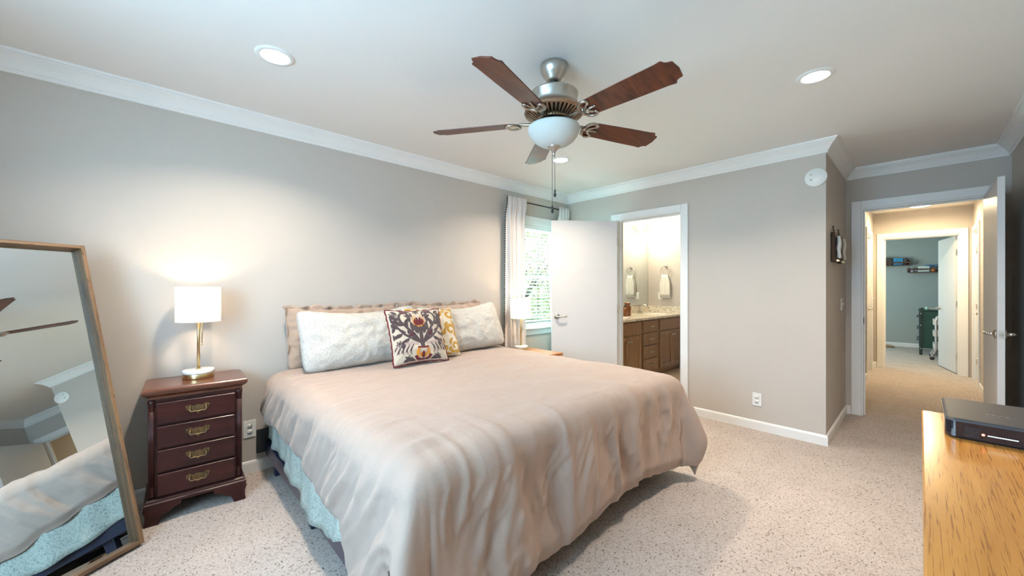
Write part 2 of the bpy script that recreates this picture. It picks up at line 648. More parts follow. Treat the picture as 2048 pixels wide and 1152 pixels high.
struct('wall_hall_right', wall_x(XE + T, XH, YF - T, YF, [(7.58, 8.33, 0, DZ)]), M_WALL)
struct('wall_hall_end', wall_y(-2.1, 2.1, XH, XH + T, [(EY0, EY1, 0, DZ)]), M_WALL)
struct('wall_far', MB().box(XF, XF + T, -2.1, 2.1, 0, H), M_TEAL)
struct('wall_far_left', wall_x(XH + T, XF, 2.0, 2.1, [(9.4, 11.0, 0.9, 2.1)]), M_TEAL)
struct('wall_far_right', MB().box(XH + T, XF, -2.1, -2.0, 0, H), M_TEAL)
struct('wall_bath_end', MB().box(XBATH, XBATH + T, YJ + T, YB, 0, H), M_WALL)

# crown moulding
CR = [(0.0, H - 0.100), (0.010, H - 0.100), (0.014, H - 0.094), (0.014, H - 0.084), (0.020, H - 0.080), (0.026, H - 0.070),
      (0.036, H - 0.052), (0.050, H - 0.036), (0.062, H - 0.026), (0.068, H - 0.022), (0.068, H - 0.014), (0.078, H - 0.012), (0.082, H)]
struct('trim_1', MB().sweep(CR, [(XL, YF), (XL, YB), (XR, YB), (XR, YJ), (XE, YJ), (XE, YF)], True), M_TRIM)
struct('trim_2', MB().sweep(CR, [(XR + T, YJ + T), (XR + T, YB), (XBATH, YB), (XBATH, YJ + T)], True), M_TRIM)
# baseboards
BB = [(0, 0.082), (0.006, 0.082), (0.011, 0.076), (0.014, 0.066), (0.014, 0.0), (0, 0.0)]
struct('baseboard_back', MB().sweep(BB, [(XL, YF + 0.1), (XL, YB), (XR, YB), (XR, BY1 + 0.07)]), M_TRIM)
struct('baseboard_right', MB().sweep(BB, [(XR, BY0 - 0.07), (XR, YJ), (XE, YJ), (XE, EY1 + 0.075)]), M_TRIM)
struct('baseboard_front', MB().sweep(BB, [(XE, EY0 - 0.075), (XE, YF), (XL, YF)]), M_TRIM)
struct('baseboard_hall_left', MB().sweep(BB, [(XE + T, EY1 + 0.075), (XE + T, YJ), (7.23, YJ)]), M_TRIM)
struct('baseboard_hall_end', MB().sweep(BB, [(8.15, YJ), (XH, YJ), (XH, EY1 + 0.075)]), M_TRIM)
struct('baseboard_hall_right', MB().sweep(BB, [(7.51, YF), (XE + T, YF), (XE + T, EY0 - 0.075)]), M_TRIM)
struct('baseboard_far', MB().sweep(BB, [(XF, 2.0), (XF, -2.0)]), M_TRIM)
struct('baseboard_bath', MB().sweep(BB, [(XBATH, 2.545), (XBATH, YJ + T)]), M_TRIM)


def casing_y(x, y0, y1, side, w=0.065, z=DZ, depth=T, n=1):
    """door casing on a wall running along Y; side=-1: room is towards -X. Jamb lining included."""
    mb = MB()
    e = 0.016
    for xf, s in ((x, -1), (x + depth, 1)):
        xa, xb = (xf - e, xf) if s < 0 else (xf, xf + e)
        mb.bbox(xa, xb, y0 - w, y0 + 0.004, 0, z + w, 0.005)
        mb.bbox(xa, xb, y1 - 0.004, y1 + w, 0, z + w, 0.005)
        mb.bbox(xa, xb, y0 + 0.004, y1 - 0.004, z - 0.004, z + w, 0.005)
    mb.box(x, x + depth, y0, y0 + 0.016, 0, z)
    mb.box(x, x + depth, y1 - 0.016, y1, 0, z)
    mb.box(x, x + depth, y0 + 0.016, y1 - 0.016, z - 0.016, z)
    # stop
    xs = x + depth * 0.45
    mb.box(xs, xs + 0.03, y0 + 0.016, y0 + 0.027, 0, z - 0.016)
    mb.box(xs, xs + 0.03, y1 - 0.027, y1 - 0.016, 0, z - 0.016)
    mb.box(xs, xs + 0.03, y0 + 0.027, y1 - 0.027, z - 0.027, z - 0.016)
    return mb


def casing_x(y, x0, x1, room, w=0.065, z=DZ, depth=T):
    """casing on a wall along X whose hall face is at y; room=+1 when the hall is towards +Y"""
    mb = MB()
    e = 0.016 * room
    ya, yb = sorted((y, y + e))
    mb.bbox(x0 - w, x0 + 0.004, ya, yb, 0, z + w, 0.005)
    mb.bbox(x1 - 0.004, x1 + w, ya, yb, 0, z + w, 0.005)
    mb.bbox(x0 + 0.004, x1 - 0.004, ya, yb, z - 0.004, z + w, 0.005)
    yc, yd = sorted((y, y - depth * room))
    mb.box(x0, x0 + 0.016, yc, yd, 0, z)
    mb.box(x1 - 0.016, x1, yc, yd, 0, z)
    mb.box(x0 + 0.016, x1 - 0.016, yc, yd, z - 0.016, z)
    return mb


struct('trim_3', casing_y(XR, BY0, BY1, -1), M_TRIM)
struct('trim_4', casing_y(XE, EY0, EY1, -1, w=0.072), M_TRIM)
struct('trim_5', casing_y(XH, EY0, EY1, -1, w=0.072), M_TRIM)
struct('trim_6', casing_x(YJ, 7.30, 8.08, -1), M_TRIM)
struct('trim_7', casing_x(YF, 7.58, 8.33, 1), M_TRIM)


def door_leaf(root, w, hinge_side_y=1, lever='both', knob=False, z0=0.015, h=2.01, th=0.035):
    """leaf in local XY: hinge at origin, leaf along +X, thickness centred on y=0"""
    MB().bbox(0.004, w, -th / 2, th / 2, z0, z0 + h, 0.002, 1).build('door_leaf', M_DOOR, root)
    for z in (0.25, 1.02, 1.78):
        mb = MB()
        mb.cyl((0, -hinge_side_y * (th / 2 + 0.003), z - 0.045), (0, -hinge_side_y * (th / 2 + 0.003), z + 0.045), 0.006, 10)
        mb.box(0.002, 0.006, -th / 2 + 0.003, th / 2 - 0.003, z - 0.045, z + 0.045)
        mb.build('hinge', M_NICKEL, root)
    zz = 0.94
    x = w - 0.06
    for s in (-1, 1):
        mb = MB()
        y0 = s * th / 2
        mb.lathe([(0.0, 0.0), (0.033, 0.0), (0.033, 0.004), (0.028, 0.010), (0.014, 0.013), (0.012, 0.030), (0.015, 0.034), (0.0, 0.036)],
                 24, mx=Matrix.Translation((x, y0, zz)) @ Matrix.Rotation(-s * pi / 2, 4, 'X'))
        if knob:
            mb.lathe([(0.0, 0.02), (0.018, 0.022), (0.027, 0.036), (0.024, 0.05), (0.0, 0.058)], 24,
                     mx=Matrix.Translation((x, y0, zz)) @ Matrix.Rotation(-s * pi / 2, 4, 'X'))
        else:
            mb.tube([(x, y0 + s * 0.034, zz), (x - 0.02, y0 + s * 0.046, zz), (x - 0.05, y0 + s * 0.049, zz - 0.001), (x - 0.085, y0 + s * 0.047, zz + 0.002), (x - 0.108, y0 + s * 0.044, zz + 0.001)],
                    [0.010, 0.0095, 0.0085, 0.007, 0.009], 12)
        mb.build('door_handle', M_NICKEL, root)
    mb = MB()
    mb.box(w - 0.001, w + 0.002, -0.012, 0.012, zz - 0.028, zz + 0.028)
    mb.bbox(w + 0.002, w + 0.011, -0.007, 0.007, zz - 0.009, zz + 0.009, 0.003)
    mb.build('latch_plate', M_NICKEL, root)


# bathroom door, swung into the bedroom
r = struct_root('door_1', (3.895, 2.375, 0), math.atan2(2.865 - 2.375, 3.335 - 3.895))
door_leaf(r, 0.755, -1)
# entry door, swung back along the front wall
r = struct_root('door_2', (5.075, -0.382, 0), pi)
door_leaf(r, 0.83, -1)
# far room door
r = struct_root('door_3', (8.60, -0.375, 0), math.atan2(0.16, 0.78))
door_leaf(r, 0.765, 1)
# closed hall doors
r = struct_root('door_4', (7.32, YJ + 0.045, 0), 0)
door_leaf(r, 0.74, 1)
r = struct_root('door_5', (8.31, YF - 0.045, 0), pi)
door_leaf(r, 0.71, 1, knob=True)

# hall jamb strike plate
MB().bbox(XE + 0.03, XE + 0.055, EY1 - 0.019, EY1 - 0.015, 0.905, 0.965, 0.001).build('strike_plate', M_DARK, bpy.data.objects['trim_4'])

# ------------------------------------------------------------------ window on the back wall
w1 = struct_root('window_1', ((WX0 + WX1) / 2, YB, WZ0))
hw = (WX1 - WX0) / 2
hh = WZ1 - WZ0
mb = MB()
for x0, x1, z0, z1 in ((-hw, -hw + 0.03, 0, hh), (hw - 0.03, hw, 0, hh), (-hw + 0.03, hw - 0.03, 0, 0.03), (-hw + 0.03, hw - 0.03, hh - 0.03, hh)):
    mb.box(x0, x1, 0.0, T, z0, z1)
mb.build('window_frame', M_TRIM, w1)
zm = hh * 0.485
for nm, z0, z1, y in (('lower_sash', 0.03, zm + 0.02, 0.055), ('upper_sash', zm - 0.02, hh - 0.03, 0.085)):
    mb = MB()
    a, b = -hw + 0.03, hw - 0.03
    t = 0.04
    mb.box(a, a + t, y, y + 0.028, z0, z1)
    mb.box(b - t, b, y, y + 0.028, z0, z1)
    mb.box(a + t, b - t, y, y + 0.028, z0, z0 + t)
    mb.box(a + t, b - t, y, y + 0.028, z1 - t, z1)
    so = mb.build('sash', M_TRIM, w1)
    MB().box(a + t, b - t, y + 0.012, y + 0.016, z0 + t, z1 - t).build('pane', M_GLASS, so)
mb = MB()
cw = 0.07
mb.bbox(-hw - cw, -hw + 0.004, -0.018, 0, -0.0, hh + cw, 0.005)
mb.bbox(hw - 0.004, hw + cw, -0.018, 0, -0.0, hh + cw, 0.005)
mb.bbox(-hw + 0.004, hw - 0.004, -0.018, 0, hh - 0.004, hh + cw, 0.005)
mb.build('window_casing', M_TRIM, w1)
mb = MB()
mb.bbox(-hw - cw - 0.02, hw + cw + 0.02, -0.05, 0.0, -0.022, 0.0, 0.006)
mb.bbox(-hw - cw, hw + cw, -0.016, 0.0, -0.09, -0.022, 0.004)
mb.build('window_sill', M_TRIM, w1)
# a plainer window in the wall behind the camera's left
w2 = struct_root('window_2', (XL - T / 2, 1.0, 0.85))
mb = MB()
for y0, y1, z0, z1 in ((-0.8, -0.76, 0, 1.25), (0.76, 0.8, 0, 1.25), (-0.76, 0.76, 0, 0.04), (-0.76, 0.76, 1.21, 1.25), (-0.02, 0.02, 0.04, 1.21)):
    mb.box(-0.05, 0.05, y0, y1, z0, z1)
mb.build('window_frame', M_TRIM, w2)
MB().box(-0.003, 0.003, -0.76, 0.76, 0.04, 1.21).build('pane', M_GLASS, w2)
mb = MB()
e = T / 2
mb.bbox(e, e + 0.018, -0.87, -0.8, 0, 1.32, 0.005)
mb.bbox(e, e + 0.018, 0.8, 0.87, 0, 1.32, 0.005)
mb.bbox(e, e + 0.018, -0.8, 0.8, 1.25, 1.32, 0.005)
mb.bbox(e, e + 0.05, -0.89, 0.89, -0.022, 0, 0.005)
mb.build('window_casing', M_TRIM, w2)

# venetian blind
bl = thing('window_blind', 'white horizontal slat blind in the bedroom window behind the curtain', 'blind', ((WX0 + WX1) / 2, YB + 0.032, WZ0))
MB().bbox(-hw + 0.035, hw - 0.035, -0.022, 0.018, hh - 0.075, hh - 0.03, 0.003).build('head_rail', M_TRIM, bl)
mb = MB()
ns = 27
pitch = (hh - 0.115) / ns
for i in range(ns):
    z = 0.06 + i * pitch
    mb.box(-hw + 0.037, hw - 0.037, -0.022, 0.022, -0.0013, 0.0013, mx=Matrix.Translation((0, -0.002, z)) @ Matrix.Rotation(radians(-10), 4, 'X'))
so = mb.build('slats', M_TRIM, bl)
MB().bbox(-hw + 0.037, hw - 0.037, -0.022, 0.014, 0.031, 0.047, 0.003).build('bottom_rail', M_TRIM, bl)
for x in (-0.25, 0.0, 0.25):
    MB().cyl((x, -0.026, 0.04), (x, -0.026, hh - 0.05), 0.0012, 6).build('ladder_cord', M_TRIM, bl)

# curtain rod and curtains
RZ, RY = 2.225, YB - 0.085
rod = thing('curtain_rod', 'thin black curtain rod with round finial above the bedroom window', 'curtain rod', (3.36, RY, RZ))
MB().cyl((-0.52, 0, 0), (0.49, 0, 0), 0.008, 12).build('pole', M_BLACK, rod)
for s in (-1, 1):
    MB().lathe([(0, -0.02), (0.010, -0.018), (0.012, -0.012), (0.019, -0.004), (0.021, 0.004), (0.017, 0.014), (0.0, 0.02)], 16, c=(s * 0.53 if s < 0 else 0.50, 0, 0), axis='X').build('finial', M_BLACK, rod)
    mb = MB()
    x = s * 0.46
    mb.cyl((x, 0, -0.006), (x, 0.076, -0.006), 0.006, 8)
    mb.bbox(x - 0.012, x + 0.012, 0.075, 0.0845, -0.045, 0.03, 0.002)
    mb.tube([(x, 0.011 * cos(a), 0.011 * sin(a)) for a in [i * pi / 6 for i in range(12)]], 0.004, 6, closed=True)
    mb.build('bracket', M_BLACK, rod)


def curtain(name, label, x0, x1, folds, ph, flare0, flare1, trim):
    root = thing(name, label, 'curtain', ((x0 + x1) / 2, RY, 0.02), 0, 'curtain panels')
    cx = (x0 + x1) / 2
    NU, NV = 110, 44
    vs, fs = [], []
    zt = RZ + 0.028
    edge = []
    for j in range(NV + 1):
        t = j / NV
        z = 0.02 + (zt - 0.02) * t
        for i in range(NU + 1):
            u = i / NU
            dn = 1 - t
            a = x0 + flare0 * dn
            b = x1 + flare1 * dn
            x = a + (b - a) * u + 0.006 * sin(9 * u + 3 * t)
            w = u + 0.02 * sin(5 * t + 7 * u)
            amp = 0.022 * (0.55 + 0.45 * dn) + 0.01 * sin(13 * u + ph)
            y = amp * sin(2 * pi * folds * w + ph) + 0.008 * sin(2 * pi * folds * 2.3 * w + 1 + 2 * t)
            g = smooth01((t - 0.90) / 0.07)
            y = (1 - g) * y + g * (0.55 * y - 0.030)
            y = max(-0.034, min(y, 0.05))
            vs.append((x - cx, y, z - 0.02))
            if i == 0:
                edge.append((x - cx, y, z - 0.02))
    for j in range(NV):
        for i in range(NU):
            a = j * (NU + 1) + i
            fs.append((a, a + 1, a + NU + 2, a + NU + 1))
    MB().add(vs, fs, True).build('panel', M_CURTAIN, root, solid=0.003)
    if trim:
        mb = MB()
        L = len(edge)
        nb = 95
        for k in range(nb):
            f = (k + 0.5) / nb * (L - 1)
            i = int(f)
            p = Vector(edge[i]).lerp(Vector(edge[min(i + 1, L - 1)]), f - i)
            mb.lathe([(0, -0.0075), (0.006, -0.005), (0.008, 0), (0.006, 0.005), (0, 0.0075)], 7, c=(p.x - 0.008, p.y - 0.002, p.z))
        o = mb.build('pom_pom_trim', M_BLACK, root)
        o['label'] = 'tiny black bead trim down the edge'
    return root


curtain('curtain', 'white curtain panel with black bead edge, hanging behind the far bedside lamp', 2.80, 3.10, 4.2, 0.6, -0.005, 0.03, True)
curtain('curtain', 'white curtain panel in the corner, mostly hidden behind the open bathroom door', 3.655, 3.845, 3.6, 0.2, 0.0, 0.0, False)

# ------------------------------------------------------------------ ceiling lights
r0 = thing('recessed_light', 'round recessed ceiling light above the left end of the bed', 'ceiling light', (0.47, 2.25, H), 0, 'recessed ceiling lights')
MB().lathe([(0.062, 0.0), (0.062, -0.004), (0.066, -0.008), (0.084, -0.005), (0.088, 0.0)], 40, cap=False).build('trim_ring', M_TRIM, r0)
MB().lathe([(0.0, -0.0035), (0.060, -0.0035), (0.062, -0.001), (0.062, 0.0)], 40, cap=False).build('diffuser', M_DIFF, r0)
lamp('lamp', 'AREA', (0, 0, -0.012), 19, CAN, parent=r0, shape='DISK', size=0.12, spread=radians(134))
for loc, lb in (((2.70, 0.40, H), 'round recessed ceiling light nearest the smoke-detector corner, right of the fan'),
                ((2.76, 2.27, H), 'round recessed ceiling light seen just below the fan bowl')):
    dup(r0, loc, None, lb)

# ------------------------------------------------------------------ ceiling fan
FX, FY = 1.565, 1.333
fan = thing('ceiling_fan', 'pewter ceiling fan with five walnut blades and a frosted bowl light', 'ceiling fan', (FX, FY, H))
MB().lathe([(0.0, 0.0), (0.070, 0.0), (0.073, -0.006), (0.073, -0.020), (0.071, -0.032), (0.060, -0.056), (0.044, -0.072), (0.040, -0.084), (0.034, -0.088), (0.0, -0.088)], 40).build('canopy', M_PEWTER, fan)
MB().lathe([(0.0, -0.078), (0.024, -0.085), (0.024, -0.094), (0.0, -0.098)], 24).build('ball_joint', M_BLACK, fan)
MB().cyl((0, 0, -0.09), (0, 0, -0.155), 0.0125, 20).build('downrod', M_PEWTER, fan)
MB().lathe([(0.0, -0.140), (0.06, -0.140), (0.108, -0.146), (0.122, -0.151), (0.128, -0.157), (0.128, -0.164), (0.124, -0.167), (0.124, -0.206), (0.119, -0.216), (0.126, -0.220), (0.134, -0.228)], 56, cap=False).build('motor_housing', M_PEWTER, fan)
mb = MB()
mb.lathe([(0.134, -0.228), (0.152, -0.242), (0.157, -0.254), (0.154, -0.262), (0.147, -0.264)], 56, cap=False)
nrib = 40
for i in range(nrib):
    a0 = 2 * pi * i / nrib
    d = 0.042
    vs = []
    for a in (a0 - d, a0 + d):
        for rr, z in ((0.149, -0.2635), (0.092, -0.296), (0.092, -0.289), (0.149, -0.256)):
            vs.append((rr * cos(a), rr * sin(a), z))
    mb.add(vs, [(0, 1, 5, 4), (2, 3, 7, 6), (0, 4, 7, 3), (1, 2, 6, 5), (0, 3, 2, 1), (4, 5, 6, 7)])
mb.lathe([(0.094, -0.286), (0.094, -0.297), (0.084, -0.302), (0.076, -0.298)], 48, cap=False)
mb.build('vented_ring', M_BRONZE, fan)
MB().lathe([(0.138, -0.232), (0.084, -0.250), (0.078, -0.296), (0.0, -0.298)], 40, cap=False).build('motor_core', M_DARK, fan)
MB().lathe([(0.0, -0.290), (0.068, -0.293), (0.068, -0.308), (0.054, -0.314), (0.054, -0.322), (0.078, -0.326), (0.082, -0.331), (0.0, -0.333)], 40).build('light_kit', M_BLACK, fan)
MB().lathe([(0.080, -0.328), (0.126, -0.329), (0.1345, -0.332), (0.1365, -0.340), (0.134, -0.354), (0.124, -0.375), (0.105, -0.398), (0.078, -0.417), (0.045, -0.430), (0.0, -0.434)], 56, cap=False).build('glass_bowl', M_BOWL, fan, solid=0.003)
MB().lathe([(0.0, -0.424), (0.033, -0.428), (0.034, -0.434), (0.026, -0.440), (0.014, -0.452), (0.010, -0.462), (0.007, -0.464), (0.007, -0.474), (0.003, -0.482), (0.0, -0.483)], 28).build('finial', M_PEWTER, fan)
for dx, zb, nm in ((0.004, 1.757, 'pull_chain'), (-0.006, 1.672, 'pull_chain')):
    mb = MB()
    zt = -0.47
    ze = zb - H
    mb.cyl((dx, -dx, zt), (dx, -dx, ze + 0.018), 0.0012, 6)
    mb.lathe([(0.0, -0.016), (0.004, -0.015), (0.0075, -0.006), (0.0075, 0.0), (0.004, 0.008), (0.004, 0.014), (0.006, 0.018), (0.003, 0.024), (0, 0.025)], 14, c=(dx, -dx, ze))
    mb.build(nm, M_BLACK, fan)


def blade_parts(az):
    R = Matrix.Rotation(az, 4, 'Z')
    pitch = R @ Matrix.Translation((0.0, 0, -0.302)) @ Matrix.Rotation(radians(-13), 4, 'X')
    # outline of the blade (x along radius, y across)
    r0, r1 = 0.205, 0.675
    half = []
    for x, y in ((r0, 0.045), (0.215, 0.053), (0.26, 0.058), (0.45, 0.066), (0.60, 0.070), (0.622, 0.073), (0.630, 0.073), (0.634, 0.069), (0.637, 0.062), (0.643, 0.056), (0.652, 0.052), (0.662, 0.050), (0.668, 0.046), (0.670, 0.030), (r1, 0.0)):
        half.append((x, y))
    poly = half + [(x, -y) for x, y in half[-2::-1]]
    b = MB().prism(poly, -0.003, 0.003, 'XY', mx=pitch).build('blade', M_BLADE, fan, bev=0.0015)
    # blade iron: arm from the motor and a scrolled open plate under the blade
    mb = MB()
    pin = pitch.inverted() @ R
    P = lambda x, y, z: pin @ Vector((x, y, z))
    mb.tube([P(0.072, 0, -0.303), P(0.115, 0, -0.305), P(0.155, 0, -0.302), P(0.18, 0, -0.298), (0.205, 0, -0.008)], [0.011, 0.010, 0.009, 0.009, 0.009], 10, mx=pitch)
    for s in (-1, 1):
        mb.tube([(0.185, 0.0, -0.009), (0.186, s * 0.020, -0.008), (0.196, s * 0.042, -0.007), (0.215, s * 0.056, -0.007), (0.238, s * 0.056, -0.007), (0.252, s * 0.046, -0.007), (0.250, s * 0.034, -0.007), (0.238, s * 0.030, -0.007)],
                [0.009, 0.009, 0.009, 0.008, 0.0075, 0.007, 0.006, 0.005], 8, mx=pitch)
        mb.tube([(0.202, 0.0, -0.008), (0.218, s * 0.014, -0.007), (0.232, s * 0.026, -0.007), (0.245, s * 0.033, -0.007)], [0.008, 0.0065, 0.006, 0.005], 8, mx=pitch)
        mb.lathe([(0.0, -0.011), (0.007, -0.009), (0.009, -0.003), (0.0, -0.003)], 10, c=(0.247, s * 0.040, 0), mx=pitch)
    mb.tube([(0.200, 0, -0.008), (0.235, 0, -0.007), (0.270, 0, -0.006)], [0.009, 0.007, 0.004], 8, mx=pitch)
    mb.lathe([(0.0, -0.012), (0.006, -0.010), (0.008, -0.003), (0.0, -0.003)], 10, c=(0.262, 0, 0), mx=pitch)
    mb.build('blade_iron', M_IRON, fan)


for k in range(5):
    blade_parts(radians(52 + 72 * k))

# ------------------------------------------------------------------ wall fittings
d = thing('wall_disc', 'round white detector disc high on the wall by the outside corner', 'detector', (XR, 0.578, 2.155))
MB().lathe([(0.0, 0.0), (0.070, 0.0), (0.073, -0.003), (0.073, -0.016), (0.069, -0.021), (0.0, -0.024)], 40, axis='X').build('disc_cover', M_PLASTIC, d)
for z in (0.024, -0.018):
    MB().lathe([(0.0, -0.0225), (0.005, -0.0235), (0.005, -0.027), (0.0, -0.0275)], 12, c=(0, 0.030, z), axis='X').build('screw', M_PEWTER, d)


def plate(name, label, cat, origin, rz, kind, group=None):
    """wall plate facing local -Y"""
    r = thing(name, label, cat, origin, rz, group)
    MB().bbox(-0.036, 0.036, -0.006, 0.0, -0.058, 0.058, 0.003).build('cover_plate', M_PLASTIC, r)
    if kind == 'outlet':
        for z in (0.02, -0.02):
            o = MB().lathe([(0.0, 0.0), (0.0165, 0.0), (0.0165, 0.0025), (0.0, 0.003)], 20, mx=Matrix.Translation((0, -0.006, z)) @ Matrix.Rotation(pi / 2, 4, 'X')).build('socket', M_PLASTIC, r)
            s = MB()
            s.box(-0.0075, -0.0055, -0.0096, -0.0085, z, z + 0.009)
            s.box(0.0055, 0.0075, -0.0096, -0.0085, z, z + 0.009)
            s.box(-0.002, 0.002, -0.0096, -0.0085, z - 0.010, z - 0.006)
            s.build('slot', M_DARK, o)
    elif kind == 'switch':
        MB().bbox(-0.005, 0.005, -0.020, -0.005, -0.004, 0.010, 0.002).build('toggle', M_PLASTIC, r)
    elif kind == 'rocker':
        MB().bbox(-0.017, 0.017, -0.010, -0.005, -0.033, 0.033, 0.003).build('rocker', M_PLASTIC, r)
    return r


plate('wall_outlet', 'white double outlet low on the wall right of the bathroom door', 'outlet', (XR, 0.995, 0.27), -pi / 2, 'outlet', 'wall outlets')
plate('wall_outlet', 'white double outlet low on the wall between nightstand and bed', 'outlet', (0.505, YB, 0.30), 0, 'outlet', 'wall outlets')
plate('light_switch', 'white toggle switch on the alcove wall below the hanging planks', 'switch', (4.80, YJ, 1.105), 0, 'switch', 'light switches')
plate('light_switch', 'white switch at the far end of the hallway left wall', 'switch', (8.28, YJ, 1.10), 0, 'switch', 'light switches')
plate('light_switch', 'white rocker switch on the bathroom wall beside the hand towel', 'switch', (XBATH, 2.93, 1.13), -pi / 2, 'rocker', 'light switches')

# hanging planks with white pockets
for x, lb in ((4.17, 'dark wooden hanging plank with white towel, nearer the outside corner'), (4.47, 'dark wooden hanging plank with white towel, nearer the entry door')):
    r = thing('hanging_plank', lb, 'wall decor', (x + 0.08, YJ, 1.48), 0, 'hanging planks on the alcove wall')
    MB().bbox(-0.08, 0.08, -0.028, -0.004, 0.0, 0.25, 0.003).build('plank', M_WOODDK, r)
    MB().tube([(-0.05, -0.014, 0.245), (-0.02, -0.010, 0.285), (0, -0.006, 0.31), (0.02, -0.010, 0.285), (0.05, -0.014, 0.245)], 0.003, 8).build('twine_loop', M_TWINE, r)
    MB().cyl((0, -0.0, 0.305), (0, -0.014, 0.305), 0.004, 8).build('nail', M_BLACK, r)
    vs, fs = [], []
    n = 14
    for j in range(n + 1):
        z = 0.035 + 0.185 * j / n
        for i in range(9):
            x2 = -0.01 + 0.085 * i / 8
            y = -0.042 - 0.006 * sin(i * 0.9) - 0.004 * sin(j * 0.7 + i)
            vs.append((x2, y, z))
    for j in range(n):
        for i in range(8):
            a = j * 9 + i
            fs.append((a, a + 1, a + 10, a + 9))
    MB().add(vs, fs, True).build('towel', M_TOWEL, r, solid=0.018)
    MB().bbox(-0.012, 0.05, -0.046, -0.028, 0.004, 0.022, 0.003).build('metal_hook', M_BRASS, r)

# ------------------------------------------------------------------ bed
BX0, BX1, BYF, BYH, BZ = 0.62, 2.55, 1.10, 3.11, 0.685
bed = thing('bed', 'king bed on a dark low frame with a printed mattress cover', 'bed', (1.585, 2.1, 0))
mb = MB()
for x in (BX0 - 0.015 - 1.585, BX1 + 0.015 - 1.585):
    mb.bbox(x - 0.016, x + 0.016, -0.94, 0.99, 0.115, 0.20, 0.004)
mb.bbox(-0.95, 0.95, -0.96, -0.93, 0.115, 0.20, 0.004)
mb.bbox(-0.95, 0.95, 0.97, 1.0, 0.115, 0.20, 0.004)
mb.build('side_rails', M_NAVY, bed)
mb = MB()
for i in range(9):
    y = -0.85 + i * 0.21
    mb.box(-0.95, 0.95, y - 0.035, y + 0.035, 0.178, 0.198)
mb.build('slats', M_NAVY, bed)
for x in (-0.94, 0.0, 0.94):
    for y in (-0.80, 0.10, 0.88):
        MB().bbox(x - 0.028, x + 0.028, y - 0.028, y + 0.028, 0.0, 0.18, 0.006).build('leg', M_NAVY, bed)
for x in (-1.0, 1.0):
    MB().bbox(x - 0.045, x + 0.045, 1.005, 1.02, 0.13, 0.29, 0.003).build('headboard_bracket', M_BLACK, bed)
MB().bbox(-0.95, 0.95, -0.985, 1.0, 0.20, 0.42, 0.03, 3).build('box_spring', M_SHEET, bed)
MB().bbox(-0.945, 0.945, -0.98, 1.0, 0.42, 0.655, 0.06, 4).build('mattress', M_SHEET, bed)

bn = thing('storage_bin', 'low white plastic storage bin stowed under the bed', 'storage bin', (1.02, 2.42, 0))
MB().bbox(-0.20, 0.20, -0.28, 0.28, 0.0, 0.09, 0.012, 3).build('bin_body', M_PLASTIC, bn)
MB().bbox(-0.21, 0.21, -0.29, 0.29, 0.09, 0.105, 0.005).build('lid', M_PLASTIC, bn)

# sheet hanging down the left side
sh = MB()
vs, fs = [], []
NU, NV = 90, 14
for i in range(NU + 1):
    u = i / NU
    y = 3.06 - 1.55 * u
    hem = table(y, [(1.5, 0.27), (1.63, 0.23), (1.78, 0.165), (2.0, 0.145), (2.1, 0.155), (2.27, 0.185), (2.65, 0.22), (3.06, 0.24)]) + 0.006 * sin(u * 41)
    for j in range(NV + 1):
        t = j / NV
        z = 0.62 + (hem - 0.62) * t
        x = 0.600 - 0.026 * t * smooth01((u - 0.1) / 0.5) + 0.010 * sin(u * 24 + 1.5 * t) * t + 0.006 * sin(u * 55 - 2 * t) * t
        if j == NV:
            x -= 0.006
        vs.append((x, y, z))
for i in range(NU):
    for j in range(NV):
        a = i * (NV + 1) + j
        fs.append((a, a + 1, a + NV + 2, a + NV + 1))
o = sh.add(vs, fs, True).build('bed_sheet', M_SHEET, solid=0.004)
tag(o, 'pale blue printed sheet hanging below the comforter on the nightstand side', 'sheet')


